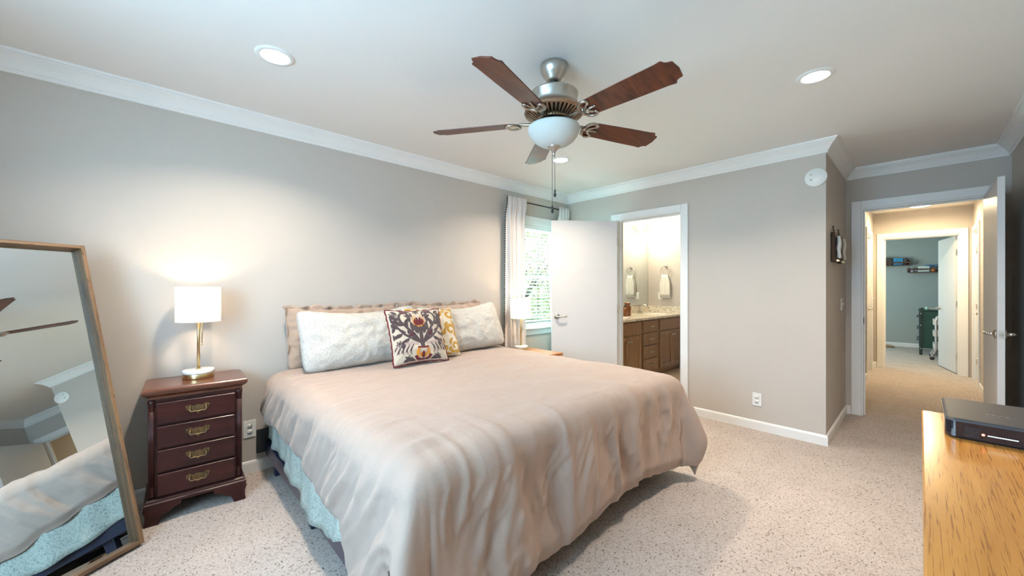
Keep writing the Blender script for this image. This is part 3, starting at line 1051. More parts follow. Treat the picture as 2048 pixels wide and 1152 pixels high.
# comforter: flat cloth wrapped over the mattress edge, folds grow as it hangs
def comforter():
    NXX, NYY = 330, 270
    re = 0.10
    # lines where the cloth starts to roll over the mattress edge
    xl, xr, yf, yh = 0.68, 2.49, 1.165, 3.02
    arc = re * pi / 2
    wx, wy = xr - xl, yh - yf
    nz = lambda a, b, c: noise.noise(Vector((a, b, c)))

    def ridge(v):
        return (1 - min(1.0, abs(v) * 2.4)) ** 2

    def drop_left(y):
        return table(y, [(1.165, 0.69), (1.40, 0.66), (1.49, 0.60), (1.55, 0.50), (1.62, 0.465), (1.74, 0.450), (1.9, 0.448), (2.08, 0.41), (2.3, 0.375), (3.0, 0.35)]) + 0.006 * sin(y * 31)

    def drop_right(y):
        return 0.46 + 0.16 * (yh - y) / wy

    def drop_foot(x):
        s = (x - xl) / wx
        return 0.625 + 0.015 * sin(5 * s + 0.5) - 0.040 * math.exp(-((s - 0.60) / 0.26) ** 2) + 0.02 * smooth01((s - 0.8) / 0.2) + 0.007 * sin(23 * s)

    fl_, fr_, ff_ = 0.22, 0.20, 0.28
    vs, fs = [], []
    for j in range(NYY + 1):
        tj = j / NYY
        for i in range(NXX + 1):
            si = i / NXX
            a = b = 0.0
            if si < fl_:
                a, x = -(fl_ - si) / fl_, xl
            elif si > 1 - fr_:
                a, x = (si - (1 - fr_)) / fr_, xr
            else:
                x = xl + wx * (si - fl_) / (1 - fl_ - fr_)
            if tj > 1 - ff_:
                b, y = (tj - (1 - ff_)) / ff_, yf
            else:
                y = yh - wy * tj / (1 - ff_)
            dx = abs(a) * (drop_left(y) if a < 0 else drop_right(y))
            dy = b * drop_foot(x)
            sg = -1 if a < 0 else 1
            top = BZ + 0.020 * sin(pi * min(1, max(0, (x - xl) / wx))) ** 0.5
            top += 0.006 * fbm(x * 2.2, y * 2.2, 1.0) + 0.004 * fbm(x * 2.5 + y * 5, y * 2 - x * 4, 7.0)
            if b == 0:
                top += 0.010 * ridge(nz((x + 2.0 * y) * 1.1, (y - 0.4 * x) * 3.2, 31.0)) * smooth01((2.7 - y) / 0.3) * 0.5
            pw = 2.6 if a < 0 else 5.0
            d = (dx ** pw + dy ** pw) ** (1 / pw) if dx > 0 and dy > 0 else dx + dy
            th = math.atan2(dy, dx) if d > 0 else 0.0
            ox, oy = cos(th) * sg, -sin(th)
            if d < arc:
                out, dn, h = re * sin(d / re), re * (1 - cos(d / re)), 0.0
            else:
                h = d - arc
                out, dn = re, re + h
            k = smooth01(d / 0.30)
            on_foot = dx == 0
            on_side = dy == 0 and dx > 0
            fold = 0.0
            lean_ = 0.04
            # foot folds: defined on the whole width so they fade into the top
            s = x + 0.10 * (x - 1.5) * h + 0.05 * fbm(x * 3, h * 2.5, 2.0)
            m1 = nz(s * 3.6, h * 0.9, 0.3)
            m2 = nz(s * 8.0, h * 1.6 + x, 4.1)
            m3 = nz(s * 19.0 + 5 * h, h * 4.0, 9.1)
            m4 = ridge(nz(s * 6.2 + 1.7, h * 1.0, 17.0))
            w1 = ridge(nz(s * 13.0 + 0.6 * y, h * 2.0, 41.0)) * smooth01((fbm(x * 2.3, h * 2.3, 44.0) + 0.25) / 0.4)
            w2 = ridge(nz((x + 0.5 * h) * 15.0, h * 5.0, 47.0)) * smooth01((fbm(x * 2.9, h * 3.1, 48.0) + 0.1) / 0.4)
            ffold = 0.050 * m1 + 0.034 * m2 + 0.010 * m3 + 0.032 * m4 * (0.5 + h) + 0.015 * w1 + 0.010 * w2 - 0.016
            # left folds: slanting towards the foot corner
            q = y - (0.75 * h if a < 0 else 0) + 0.04 * fbm(y * 3, h * 3, 6.0)
            l1 = nz(q * 5.0, h * 1.2, 11.3)
            l2 = nz(q * 11.0, h * 1.6, 14.1)
            l4 = ridge(nz(q * 6.5 + 3.1, h * 0.8, 19.0))
            l5 = ridge(nz(q * 14.0, h * 2.5, 51.0)) * smooth01((fbm(y * 2.3, h * 2.3, 54.0) + 0.25) / 0.4)
            sfold = 0.030 * l1 + 0.026 * l2 + 0.026 * l4 + 0.014 * l5 - 0.014
            if on_foot:
                fold = k * ffold
            elif on_side:
                t = (yh - y) / wy
                if a > 0:
                    lean_ = 0.12
                else:
                    lean_ = 0.16 - 0.08 * smooth01(t / 0.4)
                fold = k * sfold * 0.8
            else:
                u = th / (pi / 2)
                c = sin(pi * u)
                # a big pleat standing out at the corner
                pleat = (0.22 if sg < 0 else 0.40) * math.exp(-((u - (0.42 if sg < 0 else 0.60)) / 0.20) ** 2) - 0.05 * math.exp(-((u - 0.80) / 0.10) ** 2)
                fold = k * (ffold * u + sfold * 0.8 * (1 - u)) * (1 - c) + k * pleat * (0.12 + h) * (1.0 if sg < 0 else 0.8)
                fold += 0.010 * k * c * nz(u * 5, h * 3, 23.0)
                lean_ = (0.04 * u + 0.12 * (1 - u) if sg > 0 else 0.04) + 0.02 * c
            dmax = (drop_left(y) if a < 0 else drop_right(y)) if on_side else (drop_foot(x) if on_foot else 0.66)
            hemk = d / dmax if d > 0 else 0.0
            fold *= 1 - 0.6 * smooth01((hemk - 0.65) / 0.35)
            out += lean_ * h + fold - 0.022 * smooth01((hemk - 0.88) / 0.12)
            X, Y, Z = x + ox * out, y + oy * out, top - dn
            if d == 0:
                X, Y, Z = x, y, top
                ef = math.exp(-(y - yf) / 0.13)
                Z += 0.35 * ef * (ffold + 0.004)
                el = math.exp(-(x - xl) / 0.16)
                Z += 0.40 * el * (sfold + 0.003)
            elif on_foot:
                Z += 0.35 * (ffold + 0.004) * max(0.0, 1 - d / arc)
            elif on_side and a < 0:
                Z += 0.40 * (sfold + 0.003) * max(0.0, 1 - d / arc)
            if Z < 0.024:
                ex = 0.024 - Z
                X += ox * ex * 0.6
                Y += oy * ex * 0.6
                Z = 0.024 + 0.004 * fbm(X * 9, Y * 9)
            vs.append((X, Y, Z))
    for j in range(NYY):
        for i in range(NXX):
            q = j * (NXX + 1) + i
            fs.append((q, q + 1, q + NXX + 2, q + NXX + 1))
    o = MB().add(vs, fs, True).build('comforter', M_DUVET, solid=0.012)
    tag(o, 'taupe cotton comforter spread over the king bed, draping at the foot', 'comforter')
    return o


comforter()


def pillow_fn(w, h, t, pinch=0.05, sag=0.0, wr=0.006, seed=0.0, flat=2.6, rnd=0.0):
    """returns f(u,v,side) -> local point; x width, z up (0..h), y thickness (front is -y)"""
    def f(u, v, side):
        px = u * w / 2 * (1 - pinch * (1 - v * v) * abs(u) ** 1.5) * (1 - rnd * abs(v) ** 7 * h / w)
        pz = v * h / 2 * (1 - pinch * 1.4 * (1 - u * u) * abs(v) ** 1.5) * (1 - rnd * abs(u) ** (7 * w / h))
        e = max(0.0, (1 - abs(u) ** flat)) ** 0.55 * max(0.0, (1 - abs(v) ** flat)) ** 0.55
        y = side * t / 2 * e
        z = pz + h / 2
        z -= sag * (1 - u * u) * (v + 1) / 2
        n = fbm(u * w * 6 + seed, v * h * 6, seed + side, 3)
        y += side * e * wr * n * 1.6
        z += 0.35 * wr * fbm(u * 7 + seed, v * 3, seed + 5) * abs(v)
        # creases running in from the corners
        c = max(0.0, abs(u) + abs(v) - 1.15)
        y += side * e * 0.012 * sin(26 * (abs(u) - abs(v))) * c
        return Vector((px, y, z))
    return f


def pillow_mesh(f, nu=56, nv=36):
    vs, fs = [], []
    idx = {}
    for side in (-1, 1):
        for j in range(nv + 1):
            for i in range(nu + 1):
                u = -1 + 2 * i / nu
                v = -1 + 2 * j / nv
                if side == 1 and (i in (0, nu) or j in (0, nv)):
                    idx[(1, i, j)] = idx[(-1, i, j)]
                    continue
                idx[(side, i, j)] = len(vs)
                vs.append(f(u, v, side))
        for j in range(nv):
            for i in range(nu):
                q = [idx[(side, i, j)], idx[(side, i + 1, j)], idx[(side, i + 1, j + 1)], idx[(side, i, j + 1)]]
                fs.append(q if side < 0 else q[::-1])
    return MB().add(vs, fs, True)


def lean(o, tilt, rz=0.0, roll=0.0):
    o.rotation_euler = (Matrix.Rotation(rz, 3, 'Z') @ Matrix.Rotation(-tilt, 3, 'X') @ Matrix.Rotation(roll, 3, 'Y')).to_euler()


# taupe shams against the wall
for (cx, w, seed, lb) in ((1.115, 0.90, 1.0, 'taupe sham with ruffled edge against the wall, on the nightstand side'),
                          (2.02, 0.88, 4.0, 'taupe sham with ruffled edge against the wall, on the window side')):
    r = thing('pillow_sham', lb, 'pillow', (cx, 2.985, 0.690), 0, 'taupe pillow shams')
    lean(r, radians(10))
    f = pillow_fn(w - 0.06, 0.44, 0.14, 0.02, 0.02, 0.028, seed, 2.4, 0.05)
    pillow_mesh(f).build('pillow_body', M_SHAM, r)
    # ruffled flange on the top and the sides
    pts = []
    hw_, hh_ = (w - 0.06) / 2, 0.44
    n = 120
    path = []
    for i in range(n + 1):
        q = i / n
        L1, L2 = hh_ * 0.9, 2 * hw_
        tot = 2 * L1 + L2
        s = q * tot
        if s < L1:
            path.append((Vector((-hw_ + 0.012, 0, 0.05 + s)), Vector((-1, 0, 0.1))))
        elif s < L1 + L2:
            path.append((Vector((-hw_ + (s - L1), 0, hh_ - 0.018 - 0.02 * (1 - ((s - L1) / hw_ - 1) ** 2))), Vector((0, 0, 1))))
        else:
            path.append((Vector((hw_ - 0.012, 0, 0.05 + L1 - (s - L1 - L2))), Vector((1, 0, 0.1))))
    vs, fs = [], []
    for i, (p, dr) in enumerate(path):
        q = i / n
        for k in range(4):
            t = k / 3
            wv = -0.012 * t + 0.014 * t * (sin(q * 71 + seed) + 0.7 * sin(q * 127 + 2 * seed)) + 0.02 * t * fbm(q * 22, seed)
            ln = (0.034 + 0.022 * fbm(q * 15, seed + 3)) * (0.08 + 0.92 * smooth01((min(q, 1 - q) - 0.20) / 0.06))
            vs.append(p + dr * (ln * t) + Vector((0, wv, 0)))
    for i in range(n):
        for k in range(3):
            a = i * 4 + k
            fs.append((a, a + 1, a + 5, a + 4))
    MB().add(vs, fs, True).build('ruffled_flange', M_SHAM, r, solid=0.004)

# white printed king pillows
for (cx, cy, w, seed, rl, lb) in ((1.165, 2.71, 0.89, 2.0, -1.0, 'white king pillow with tiny grey print, on the nightstand side of the bed'),
                                  (2.058, 2.715, 0.88, 7.0, -2.0, 'white king pillow with tiny grey print, at the window side of the bed')):
    r = thing('king_pillow', lb, 'pillow', (cx, cy, 0.710), 0, 'white printed king pillows')
    lean(r, radians(23), 0, radians(rl))
    f = pillow_fn(w, 0.45, 0.20, 0.02, 0.05, 0.009, seed, 2.5, 0.09)
    pillow_mesh(f, 64, 40).build('pillow_body', M_FLORAL, r)

# ---- decorative cushions with stitched motifs
CW, CHH = 0.44, 0.415


def on_cushion(f, x, y, off=0.0015):
    """x,y in 0..1 (from bottom left, seen from the front)"""
    u, v = max(-0.95, min(0.95, (2 * x - 1) * 1.14)), max(-0.95, min(0.95, (2 * y - 1) * 1.07 + 0.01))
    e = 0.004
    p = f(u, v, -1)
    du = f(u + e, v, -1) - f(u - e, v, -1)
    dv = f(u, v + e, -1) - f(u, v - e, -1)
    nrm = du.cross(dv).normalized()
    if nrm.y > 0:
        nrm = -nrm
    return p + nrm * off


class Stitch:
    def __init__(self, f, off=0.0015, g=1.0):
        self.f, self.off, self.g = f, off, g
        self.mb = MB()

    def fill(self, pts):
        cx = sum(p[0] for p in pts) / len(pts)
        cy = sum(p[1] for p in pts) / len(pts)
        vs = [on_cushion(self.f, cx, cy, self.off)]
        n = len(pts)
        for k in (0.5, 1.0):
            vs += [on_cushion(self.f, cx + (p[0] - cx) * k, cy + (p[1] - cy) * k, self.off if k < 1 else self.off * 0.3) for p in pts]
        fs = []
        for i in range(n):
            j = (i + 1) % n
            fs.append((0, 1 + i, 1 + j))
            fs.append((1 + i, 1 + n + i, 1 + n + j, 1 + j))
        self.mb.add(vs, fs, True)

    def stroke(self, pts, w, w1=None):
        # smooth the polyline
        P = [Vector((p[0], p[1])) for p in pts]
        for _ in range(2):
            Q = [P[0]]
            for a, b in zip(P[:-1], P[1:]):
                Q += [a.lerp(b, 0.25), a.lerp(b, 0.75)]
            Q.append(P[-1])
            P = Q
        vs, fs = [], []
        N = len(P)
        for i, p in enumerate(P):
            t = (P[min(i + 1, N - 1)] - P[max(i - 1, 0)])
            if t.length < 1e-9:
                t = Vector((1, 0))
            t.normalize()
            nn = Vector((-t.y, t.x))
            ww = w if w1 is None else w + (w1 - w) * i / (N - 1)
            for s, o in ((-1, 0.3), (0, 1.0), (1, 0.3)):
                q = p + nn * (ww / 2 * s)
                vs.append(on_cushion(self.f, q.x, q.y, self.off * o))
        for i in range(N - 1):
            for k in range(2):
                a = i * 3 + k
                fs.append((a, a + 1, a + 4, a + 3))
        self.mb.add(vs, fs, True)

    def leaf(self, x, y, ang, ln, wd, bend=0.0, n=7):
        ln, wd = ln * self.g, wd * self.g
        a = radians(ang)
        L, Rr = [], []
        for i in range(n + 1):
            t = i / n
            aa = a + bend * t
            cx = x + cos(aa) * ln * t
            cy = y + sin(aa) * ln * t
            h = wd / 2 * sin(pi * min(1, t * 0.97 + 0.03)) ** 0.8
            L.append((cx - sin(aa) * h, cy + cos(aa) * h))
            Rr.append((cx + sin(aa) * h, cy - cos(aa) * h))
        self.fill(L + Rr[::-1])

    def disc(self, x, y, r, n=12, ry=None):
        self.fill([(x + r * cos(2 * pi * i / n), y + (ry or r) * sin(2 * pi * i / n)) for i in range(n)])

    def daisy(self, x, y, r, n=6, w=0.010):
        for i in range(n):
            a = 2 * pi * i / n + 0.3
            pts = []
            for k in range(9):
                t = k / 8
                th = (t - 0.5) * 2
                rr = r * (1 - th * th * 0.85)
                pts.append((x + cos(a + th * 0.42) * rr, y + sin(a + th * 0.42) * rr))
            self.stroke(pts, w)
        self.stroke([(x - r * 0.2, y), (x, y + r * 0.2), (x + r * 0.2, y), (x, y - r * 0.2), (x - r * 0.2, y)], w)

    def build(self, name, m, parent, label=None):
        o = self.mb.build(name, m, parent, recalc=False)
        if label:
            o['label'] = label
        return o


# yellow scroll cushion (behind)
yc = thing('cushion', 'off-white square cushion with mustard scroll pattern, behind the wine-edged cushion', 'cushion', (1.63, 2.565, 0.716), 0, 'square cushions on the bed')
lean(yc, radians(24), radians(1.0), radians(2))
fy = pillow_fn(0.45, 0.42, 0.11, 0.05, 0.0, 0.006, 12.0)
pillow_mesh(fy, 40, 40).build('cushion_body', M_OFFWHITE, yc)
st = Stitch(fy, 0.0015, 1.25)


def scroll(cx, cy, r, a0, turns, sgn, w0, w1):
    pts = []
    for i in range(15):
        t = i / 14
        a = a0 + sgn * turns * 2 * pi * t
        rr = r * (1 - 0.78 * t)
        pts.append((cx + rr * cos(a), cy + rr * sin(a)))
    st.stroke(pts, w0, w1)


for (gx, gy) in ((0.20, 0.82), (0.5, 0.86), (0.83, 0.82), (0.80, 0.50), (0.84, 0.20), (0.5, 0.5), (0.2, 0.5), (0.2, 0.18), (0.52, 0.17)):
    k = int(gx * 10 + gy * 7)
    scroll(gx, gy, 0.125, 0.6 + k, 1.15, 1 if k % 2 else -1, 0.075, 0.036)
    st.leaf(gx + 0.09, gy - 0.09, -40 + 30 * (k % 3), 0.13, 0.055, 0.6)
    st.leaf(gx - 0.10, gy + 0.02, 100, 0.12, 0.05, -0.6)
    st.leaf(gx + 0.08, gy + 0.07, 60, 0.10, 0.05, 0.8)
for i in range(6):
    st.stroke([(0.93, 0.1 + i * 0.15), (0.965, 0.15 + i * 0.15), (0.94, 0.2 + i * 0.15)], 0.035, 0.02)
    st.stroke([(0.08 + i * 0.15, 0.95), (0.13 + i * 0.15, 0.97), (0.18 + i * 0.15, 0.95)], 0.03, 0.02)
st.build('scroll_pattern', M_MUSTARD, yc, 'mustard scroll pattern')

# embroidered cushion with wine piping (front)
ec = thing('cushion', 'cream square cushion with plum floral embroidery and wine-red piped edge', 'cushion', (1.435, 2.455, 0.716), 0, 'square cushions on the bed')
lean(ec, radians(22), radians(-1.0), radians(0.5))
fe = pillow_fn(CW, CHH, 0.12, 0.06, 0.0, 0.006, 21.0)
pillow_mesh(fe, 44, 44).build('cushion_body', M_LINEN, ec)
bd = []
for k in range(120):
    q = k / 30.0
    s, t = int(q), q - int(q)
    e = -1 + 2 * t
    u, v = [(e, -1), (1, e), (-e, 1), (-1, -e)][s]
    p = fe(u, v, -1)
    bd.append(p + Vector((0.003 * sin(k * 1.7), 0, 0.003 * sin(k * 1.3 + 1))))
MB().tube(bd, 0.0055, 8, closed=True).build('piping', M_WINE, ec)['label'] = 'wine-red piping'
pl, mv = Stitch(fe, 0.0022, 1.02), Stitch(fe, 0.0018)
wt, wv = Stitch(fe, 0.0030), Stitch(fe, 0.0030)
gt, gv = Stitch(fe, 0.0026), Stitch(fe, 0.0026)
berries = [Stitch(fe, 0.0034) for _ in range(4)]
for s in (-1, 1):
    X = lambda x: 0.5 + s * x
    AN = lambda a: a if s > 0 else 180 - a
    # stems and arching branches
    pl.stroke([(X(0.02), 0.34), (X(0.10), 0.50), (X(0.20), 0.62), (X(0.30), 0.74), (X(0.27), 0.88), (X(0.17), 0.90), (X(0.11), 0.82)], 0.045, 0.03)
    pl.stroke([(X(0.03), 0.36), (X(0.17), 0.44), (X(0.28), 0.54), (X(0.36), 0.66)], 0.04, 0.03)
    for (x, y, a, l, w, b) in ((0.10, 0.46, 20, 0.15, 0.07, 0.5), (0.12, 0.55, 110, 0.16, 0.075, -0.4), (0.20, 0.60, 75, 0.17, 0.07, 0.4), (0.24, 0.66, 10, 0.16, 0.07, 0.5),
                               (0.27, 0.78, -20, 0.14, 0.06, 0.7), (0.21, 0.84, 200, 0.12, 0.055, 0.3), (0.28, 0.52, -35, 0.14, 0.06, 0.3), (0.19, 0.44, -50, 0.13, 0.055, 0.4),
                               (0.33, 0.60, 60, 0.15, 0.07, -0.3), (0.25, 0.90, 150, 0.14, 0.06, 0.5), (0.05, 0.40, 35, 0.16, 0.08, 0.5), (0.04, 0.50, 65, 0.17, 0.08, 0.35),
                               (0.30, 0.40, 250, 0.14, 0.06, 0.4), (0.33, 0.70, 20, 0.11, 0.055, 0.4), (0.34, 0.48, -20, 0.10, 0.05, 0.4)):
        pl.leaf(X(x), y, AN(a), l, w, b * s)
    for (x, y, a, l, w, b) in ((0.40, 0.76, 80, 0.10, 0.05, 0.3), (0.41, 0.55, 95, 0.10, 0.05, 0.3), (0.40, 0.43, 60, 0.10, 0.045, 0.4), (0.13, 0.70, 60, 0.14, 0.06, 0.5), (0.12, 0.62, 150, 0.09, 0.05, 0.4), (0.15, 0.78, 110, 0.10, 0.05, -0.5), (0.38, 0.92, 200, 0.10, 0.045, 0.3), (0.22, 0.54, 5, 0.12, 0.05, 0.4)):
        pl.leaf(X(x), y, AN(a), l, w, b * s)
    pl.stroke([(X(0.10), 0.80), (X(0.09), 0.90), (X(0.16), 0.95), (X(0.26), 0.93)], 0.03, 0.02)
    # outline daisies
    for (x, y, rr) in ((0.36, 0.84, 0.062), (0.38, 0.66, 0.058), (0.34, 0.36, 0.050), (0.23, 0.10, 0.062)):
        pl.daisy(X(x), y, rr)
    pl.leaf(X(0.12), 0.06, AN(10), 0.17, 0.06, 0.3 * s)
    pl.leaf(X(0.30), 0.06, AN(150), 0.14, 0.055, 0.3 * s)
    # big acanthus leaves from the vase, outlined
    mv.stroke([(X(0.06), 0.33), (X(0.20), 0.36), (X(0.34), 0.35), (X(0.42), 0.30)], 0.05, 0.02)
    for k in range(5):
        x0 = 0.14 + k * 0.06
        y0 = 0.335 - 0.004 * k
        pl.stroke([(X(x0), y0), (X(x0 + 0.05), y0 - 0.09), (X(x0 + 0.04), y0 - 0.17 + 0.015 * k)], 0.016, 0.008)
        mv.stroke([(X(x0 + 0.02), y0), (X(x0 + 0.072), y0 - 0.09), (X(x0 + 0.065), y0 - 0.16 + 0.015 * k)], 0.022, 0.012)
        pl.leaf(X(x0 + 0.03), y0 - 0.03, AN(-75), 0.11, 0.022, 0.2 * s)
    # wine berries and blossoms
    for k in range(6):
        a = k * pi / 3
        berries[s + 1].disc(X(0.15) + 0.020 * cos(a), 0.50 + 0.020 * sin(a), 0.012, 8)
        berries[1 if s < 0 else 3].disc(X(0.19) + 0.030 * cos(a), 0.915 + 0.014 * sin(a), 0.013, 8)
    berries[s + 1].disc(X(0.15), 0.50, 0.012, 8)
    # central tulip
    gt.stroke([(X(0.005), 0.62), (X(0.075), 0.66), (X(0.095), 0.74), (X(0.075), 0.81)], 0.020, 0.010)
    gt.stroke([(X(0.03), 0.70), (X(0.055), 0.78), (X(0.04), 0.85)], 0.014, 0.008)
    wt.leaf(X(0.012), 0.63, AN(72), 0.17, 0.055, 0.25 * s)
    wt.leaf(X(0.030), 0.64, AN(60), 0.14, 0.05, 0.35 * s)
    # vase
    gv.leaf(X(0.085), 0.12, AN(80), 0.17, 0.055, 0.35 * s)
    gv.leaf(X(0.03), 0.09, AN(70), 0.12, 0.04, 0.2 * s)
    mv.leaf(X(0.05), 0.14, AN(75), 0.12, 0.04, 0.2 * s)
pl.stroke([(0.5, 0.28), (0.5, 0.45), (0.5, 0.62)], 0.07, 0.04)
for k in range(7):
    pl.stroke([(0.43 + k * 0.023, 0.66 - 0.03 * (1 - abs(k - 3) / 3)), (0.435 + k * 0.022, 0.74), (0.45 + k * 0.017, 0.79)], 0.006)
wv.stroke([(0.41, 0.275), (0.5, 0.262), (0.59, 0.275)], 0.032)
wv.stroke([(0.38, 0.14), (0.41, 0.075), (0.5, 0.05), (0.59, 0.075), (0.62, 0.14)], 0.045)
wv.leaf(0.5, 0.08, 90, 0.13, 0.055)
pl.daisy(0.5, 0.915, 0.05)
pl.build('leaf_stitching', M_THREAD, ec, 'plum-grey leaf embroidery')
mv.build('leaf_stitching', M_MAUVE, ec, 'mauve leaf embroidery')
wt.build('tulip_stitching', M_WINE, ec, 'wine-red tulip petals')
gt.build('tulip_stitching', M_GOLD, ec, 'amber outline of the tulip')
wv.build('vase_stitching', M_WINE, ec, 'wine-red rim and foot of the stitched vase')
gv.build('vase_stitching', M_GOLD, ec, 'amber panels of the stitched vase')
for q in berries:
    q.build('berry_stitching', M_WINE, ec, 'wine-red berry cluster')

# ------------------------------------------------------------------ cherry nightstand
ns = thing('nightstand', 'dark cherry nightstand with four drawers, between the mirror and the bed', 'nightstand', (0.212, 2.945, 0), radians(-2.5))
NW, NH = 0.44, 0.73
hx, fy0, by0 = 0.205, -0.150, 0.160
mb = MB()
mb.box(-hx, hx, fy0 + 0.012, by0, 0.115, 0.665)
mb.box(-hx + 0.02, hx - 0.02, fy0 + 0.004, fy0 + 0.02, 0.115, 0.665)
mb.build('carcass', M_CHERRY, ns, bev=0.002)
# top with moulded edge
TP = [(-0.012, 0.664), (-0.006, 0.668), (0.000, 0.676), (0.010, 0.684), (0.018, 0.690), (0.024, 0.700), (0.026, 0.708), (0.024, 0.716), (0.018, 0.722), (0.0, 0.724)]
mb = MB()
ring = [(-hx, by0), (hx, by0), (hx, fy0), (-hx, fy0)]
ring = [(-hx, by0 - 0.003), (-hx, fy0), (hx, fy0), (hx, by0 - 0.003)]
mb.sweep([(-o, z) for o, z in TP][::-1], ring[::-1])
mb.box(-hx - 0.0, hx + 0.0, fy0 - 0.0, by0, 0.664, 0.7238)
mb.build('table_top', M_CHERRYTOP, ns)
# base moulding
BP = [(-0.004, 0.100), (0.018, 0.100), (0.018, 0.112), (0.012, 0.118), (0.012, 0.126), (0.004, 0.134), (-0.004, 0.136)]
mb = MB().sweep([(-o, z) for o, z in BP], ring[::-1])
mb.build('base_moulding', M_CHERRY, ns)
# ogee bracket feet
for sx in (-1, 1):
    poly = [(0.220, 0.0), (0.165, 0.0), (0.158, 0.022), (0.150, 0.040), (0.135, 0.048), (0.120, 0.052), (0.105, 0.066), (0.088, 0.074), (0.070, 0.082), (0.070, 0.102), (0.222, 0.102), (0.226, 0.080), (0.216, 0.050), (0.214, 0.030), (0.222, 0.012)]
    mb = MB().prism([(sx * x, z) for x, z in poly], fy0 - 0.018, fy0 + 0.022)
    mb.prism([(fy0 - 0.018, 0.0), (fy0 + 0.05, 0.0), (fy0 + 0.06, 0.05), (fy0 + 0.09, 0.08), (fy0 + 0.09, 0.102), (fy0 - 0.02, 0.102), (fy0 - 0.022, 0.07)], sx * 0.196, sx * 0.218, 'YZ')
    mb.build('bracket_foot', M_CHERRY, ns, bev=0.003)
    mb = MB().box(*sorted((sx * 0.14, sx * 0.215)), by0 - 0.05, by0, 0.0, 0.102)
    mb.build('rear_foot', M_CHERRY, ns, bev=0.003)
    # fluted quarter column with collars
    mb = MB()
    cx, cy = sx * (hx - 0.014), fy0 + 0.012
    for k in range(5):
        a = -pi / 2 + (k - 2) * 0.42 * 1.0 + (pi / 4 * sx if False else 0)
        mb.cyl((cx + 0.013 * cos(a), cy + 0.013 * sin(a), 0.20), (cx + 0.013 * cos(a), cy + 0.013 * sin(a), 0.60), 0.0042, 8)
    mb.lathe([(0.0, 0.14), (0.017, 0.14), (0.017, 0.158), (0.014, 0.162), (0.017, 0.170), (0.014, 0.178), (0.015, 0.20), (0.012, 0.205), (0.012, 0.595), (0.015, 0.60), (0.014, 0.618), (0.017, 0.625), (0.014, 0.632), (0.017, 0.638), (0.017, 0.662), (0.0, 0.662)], 20, c=(cx, cy, 0))
    mb.build('fluted_column', M_CHERRY, ns)
for k in range(4):
    z0 = 0.146 + k * 0.1275
    z1 = z0 + 0.116
    a = 0.172
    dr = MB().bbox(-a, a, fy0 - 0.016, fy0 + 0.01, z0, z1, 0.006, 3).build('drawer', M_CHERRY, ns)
    # bat-wing plate
    zc = (z0 + z1) / 2 + 0.004
    half = [(0.0, 0.014), (0.006, 0.020), (0.012, 0.015), (0.020, 0.014), (0.030, 0.019), (0.036, 0.024), (0.042, 0.017), (0.050, 0.019), (0.053, 0.011), (0.047, 0.006), (0.050, -0.002), (0.042, -0.006), (0.034, -0.010), (0.022, -0.012), (0.014, -0.018), (0.008, -0.020), (0.005, -0.027), (0.0, -0.031)]
    poly = half + [(-x, z) for x, z in half[-2:0:-1]]
    yf_ = fy0 - 0.0155
    pl_ = MB().prism([(x, z + zc) for x, z in poly], yf_ - 0.003, yf_, 'XZ')
    for s in (-1, 1):
        pl_.lathe([(0, 0), (0.008, 0), (0.008, -0.004), (0.005, -0.008), (0.0055, -0.014), (0, -0.016)], 12, c=(s * 0.034, yf_ - 0.002, zc + 0.006), axis='Y')
    pl_.tube([(-0.034, yf_ - 0.014, zc + 0.006), (-0.038, yf_ - 0.018, zc - 0.004), (-0.030, yf_ - 0.020, zc - 0.014), (-0.014, yf_ - 0.020, zc - 0.012), (0, yf_ - 0.021, zc - 0.016), (0.014, yf_ - 0.020, zc - 0.012), (0.030, yf_ - 0.020, zc - 0.014), (0.038, yf_ - 0.018, zc - 0.004), (0.034, yf_ - 0.014, zc + 0.006)], 0.0032, 8)
    h_ = pl_.build('bail_handle', M_OLDBRASS, dr)


# ------------------------------------------------------------------ lamps
def table_lamp(loc, label):
    r = thing('table_lamp', label, 'lamp', loc, 0, 'matching bedside table lamps')
    MB().lathe([(0.0, 0.0), (0.074, 0.0), (0.075, 0.002), (0.075, 0.027), (0.074, 0.029), (0, 0.029)], 48).build('brass_base', M_BRASS, r)
    MB().lathe([(0.0, 0.029), (0.075, 0.029), (0.0765, 0.031), (0.0765, 0.046), (0.074, 0.049), (0.0, 0.0495)], 48).build('marble_top', M_MARBLE, r)
    mb = MB().cyl((0, 0, 0.049), (0, 0, 0.43), 0.0075, 16)
    mb.lathe([(0.012, 0.049), (0.012, 0.053), (0.008, 0.055)], 20)
    mb.build('stem', M_BRASS, r)
    mb = MB().cyl((0.016, 0, 0.20), (0.016, 0, 0.345), 0.0028, 8)
    mb.lathe([(0, 0.190), (0.005, 0.191), (0.006, 0.196), (0.004, 0.200), (0, 0.201)], 12, c=(0.016, 0, 0))
    mb.build('pull_switch', M_BRASS, r)
    mb = MB().lathe([(0.1075, 0.335), (0.1075, 0.542)], 64, cap=False)
    mb.build('lamp_shade', M_SHADE, r)
    for z in (0.336, 0.541):
        mb = MB()
        mb.tube([(0.1075 * cos(a), 0.1075 * sin(a), z) for a in [2 * pi * i / 48 for i in range(48)]], 0.0016, 6, closed=True)
        mb.build('shade_ring', M_PLASTIC, r)
    MB().tube([(-0.107, 0, 0.345), (0, 0, 0.42), (0.107, 0, 0.345)], 0.0014, 6).build('shade_wire', M_PLASTIC, r)
    MB().lathe([(0.0, 0.425), (0.012, 0.43), (0.014, 0.445), (0.026, 0.468), (0.028, 0.48), (0.020, 0.497), (0.0, 0.503)], 20).build('bulb', M_BULB, r)
    return r


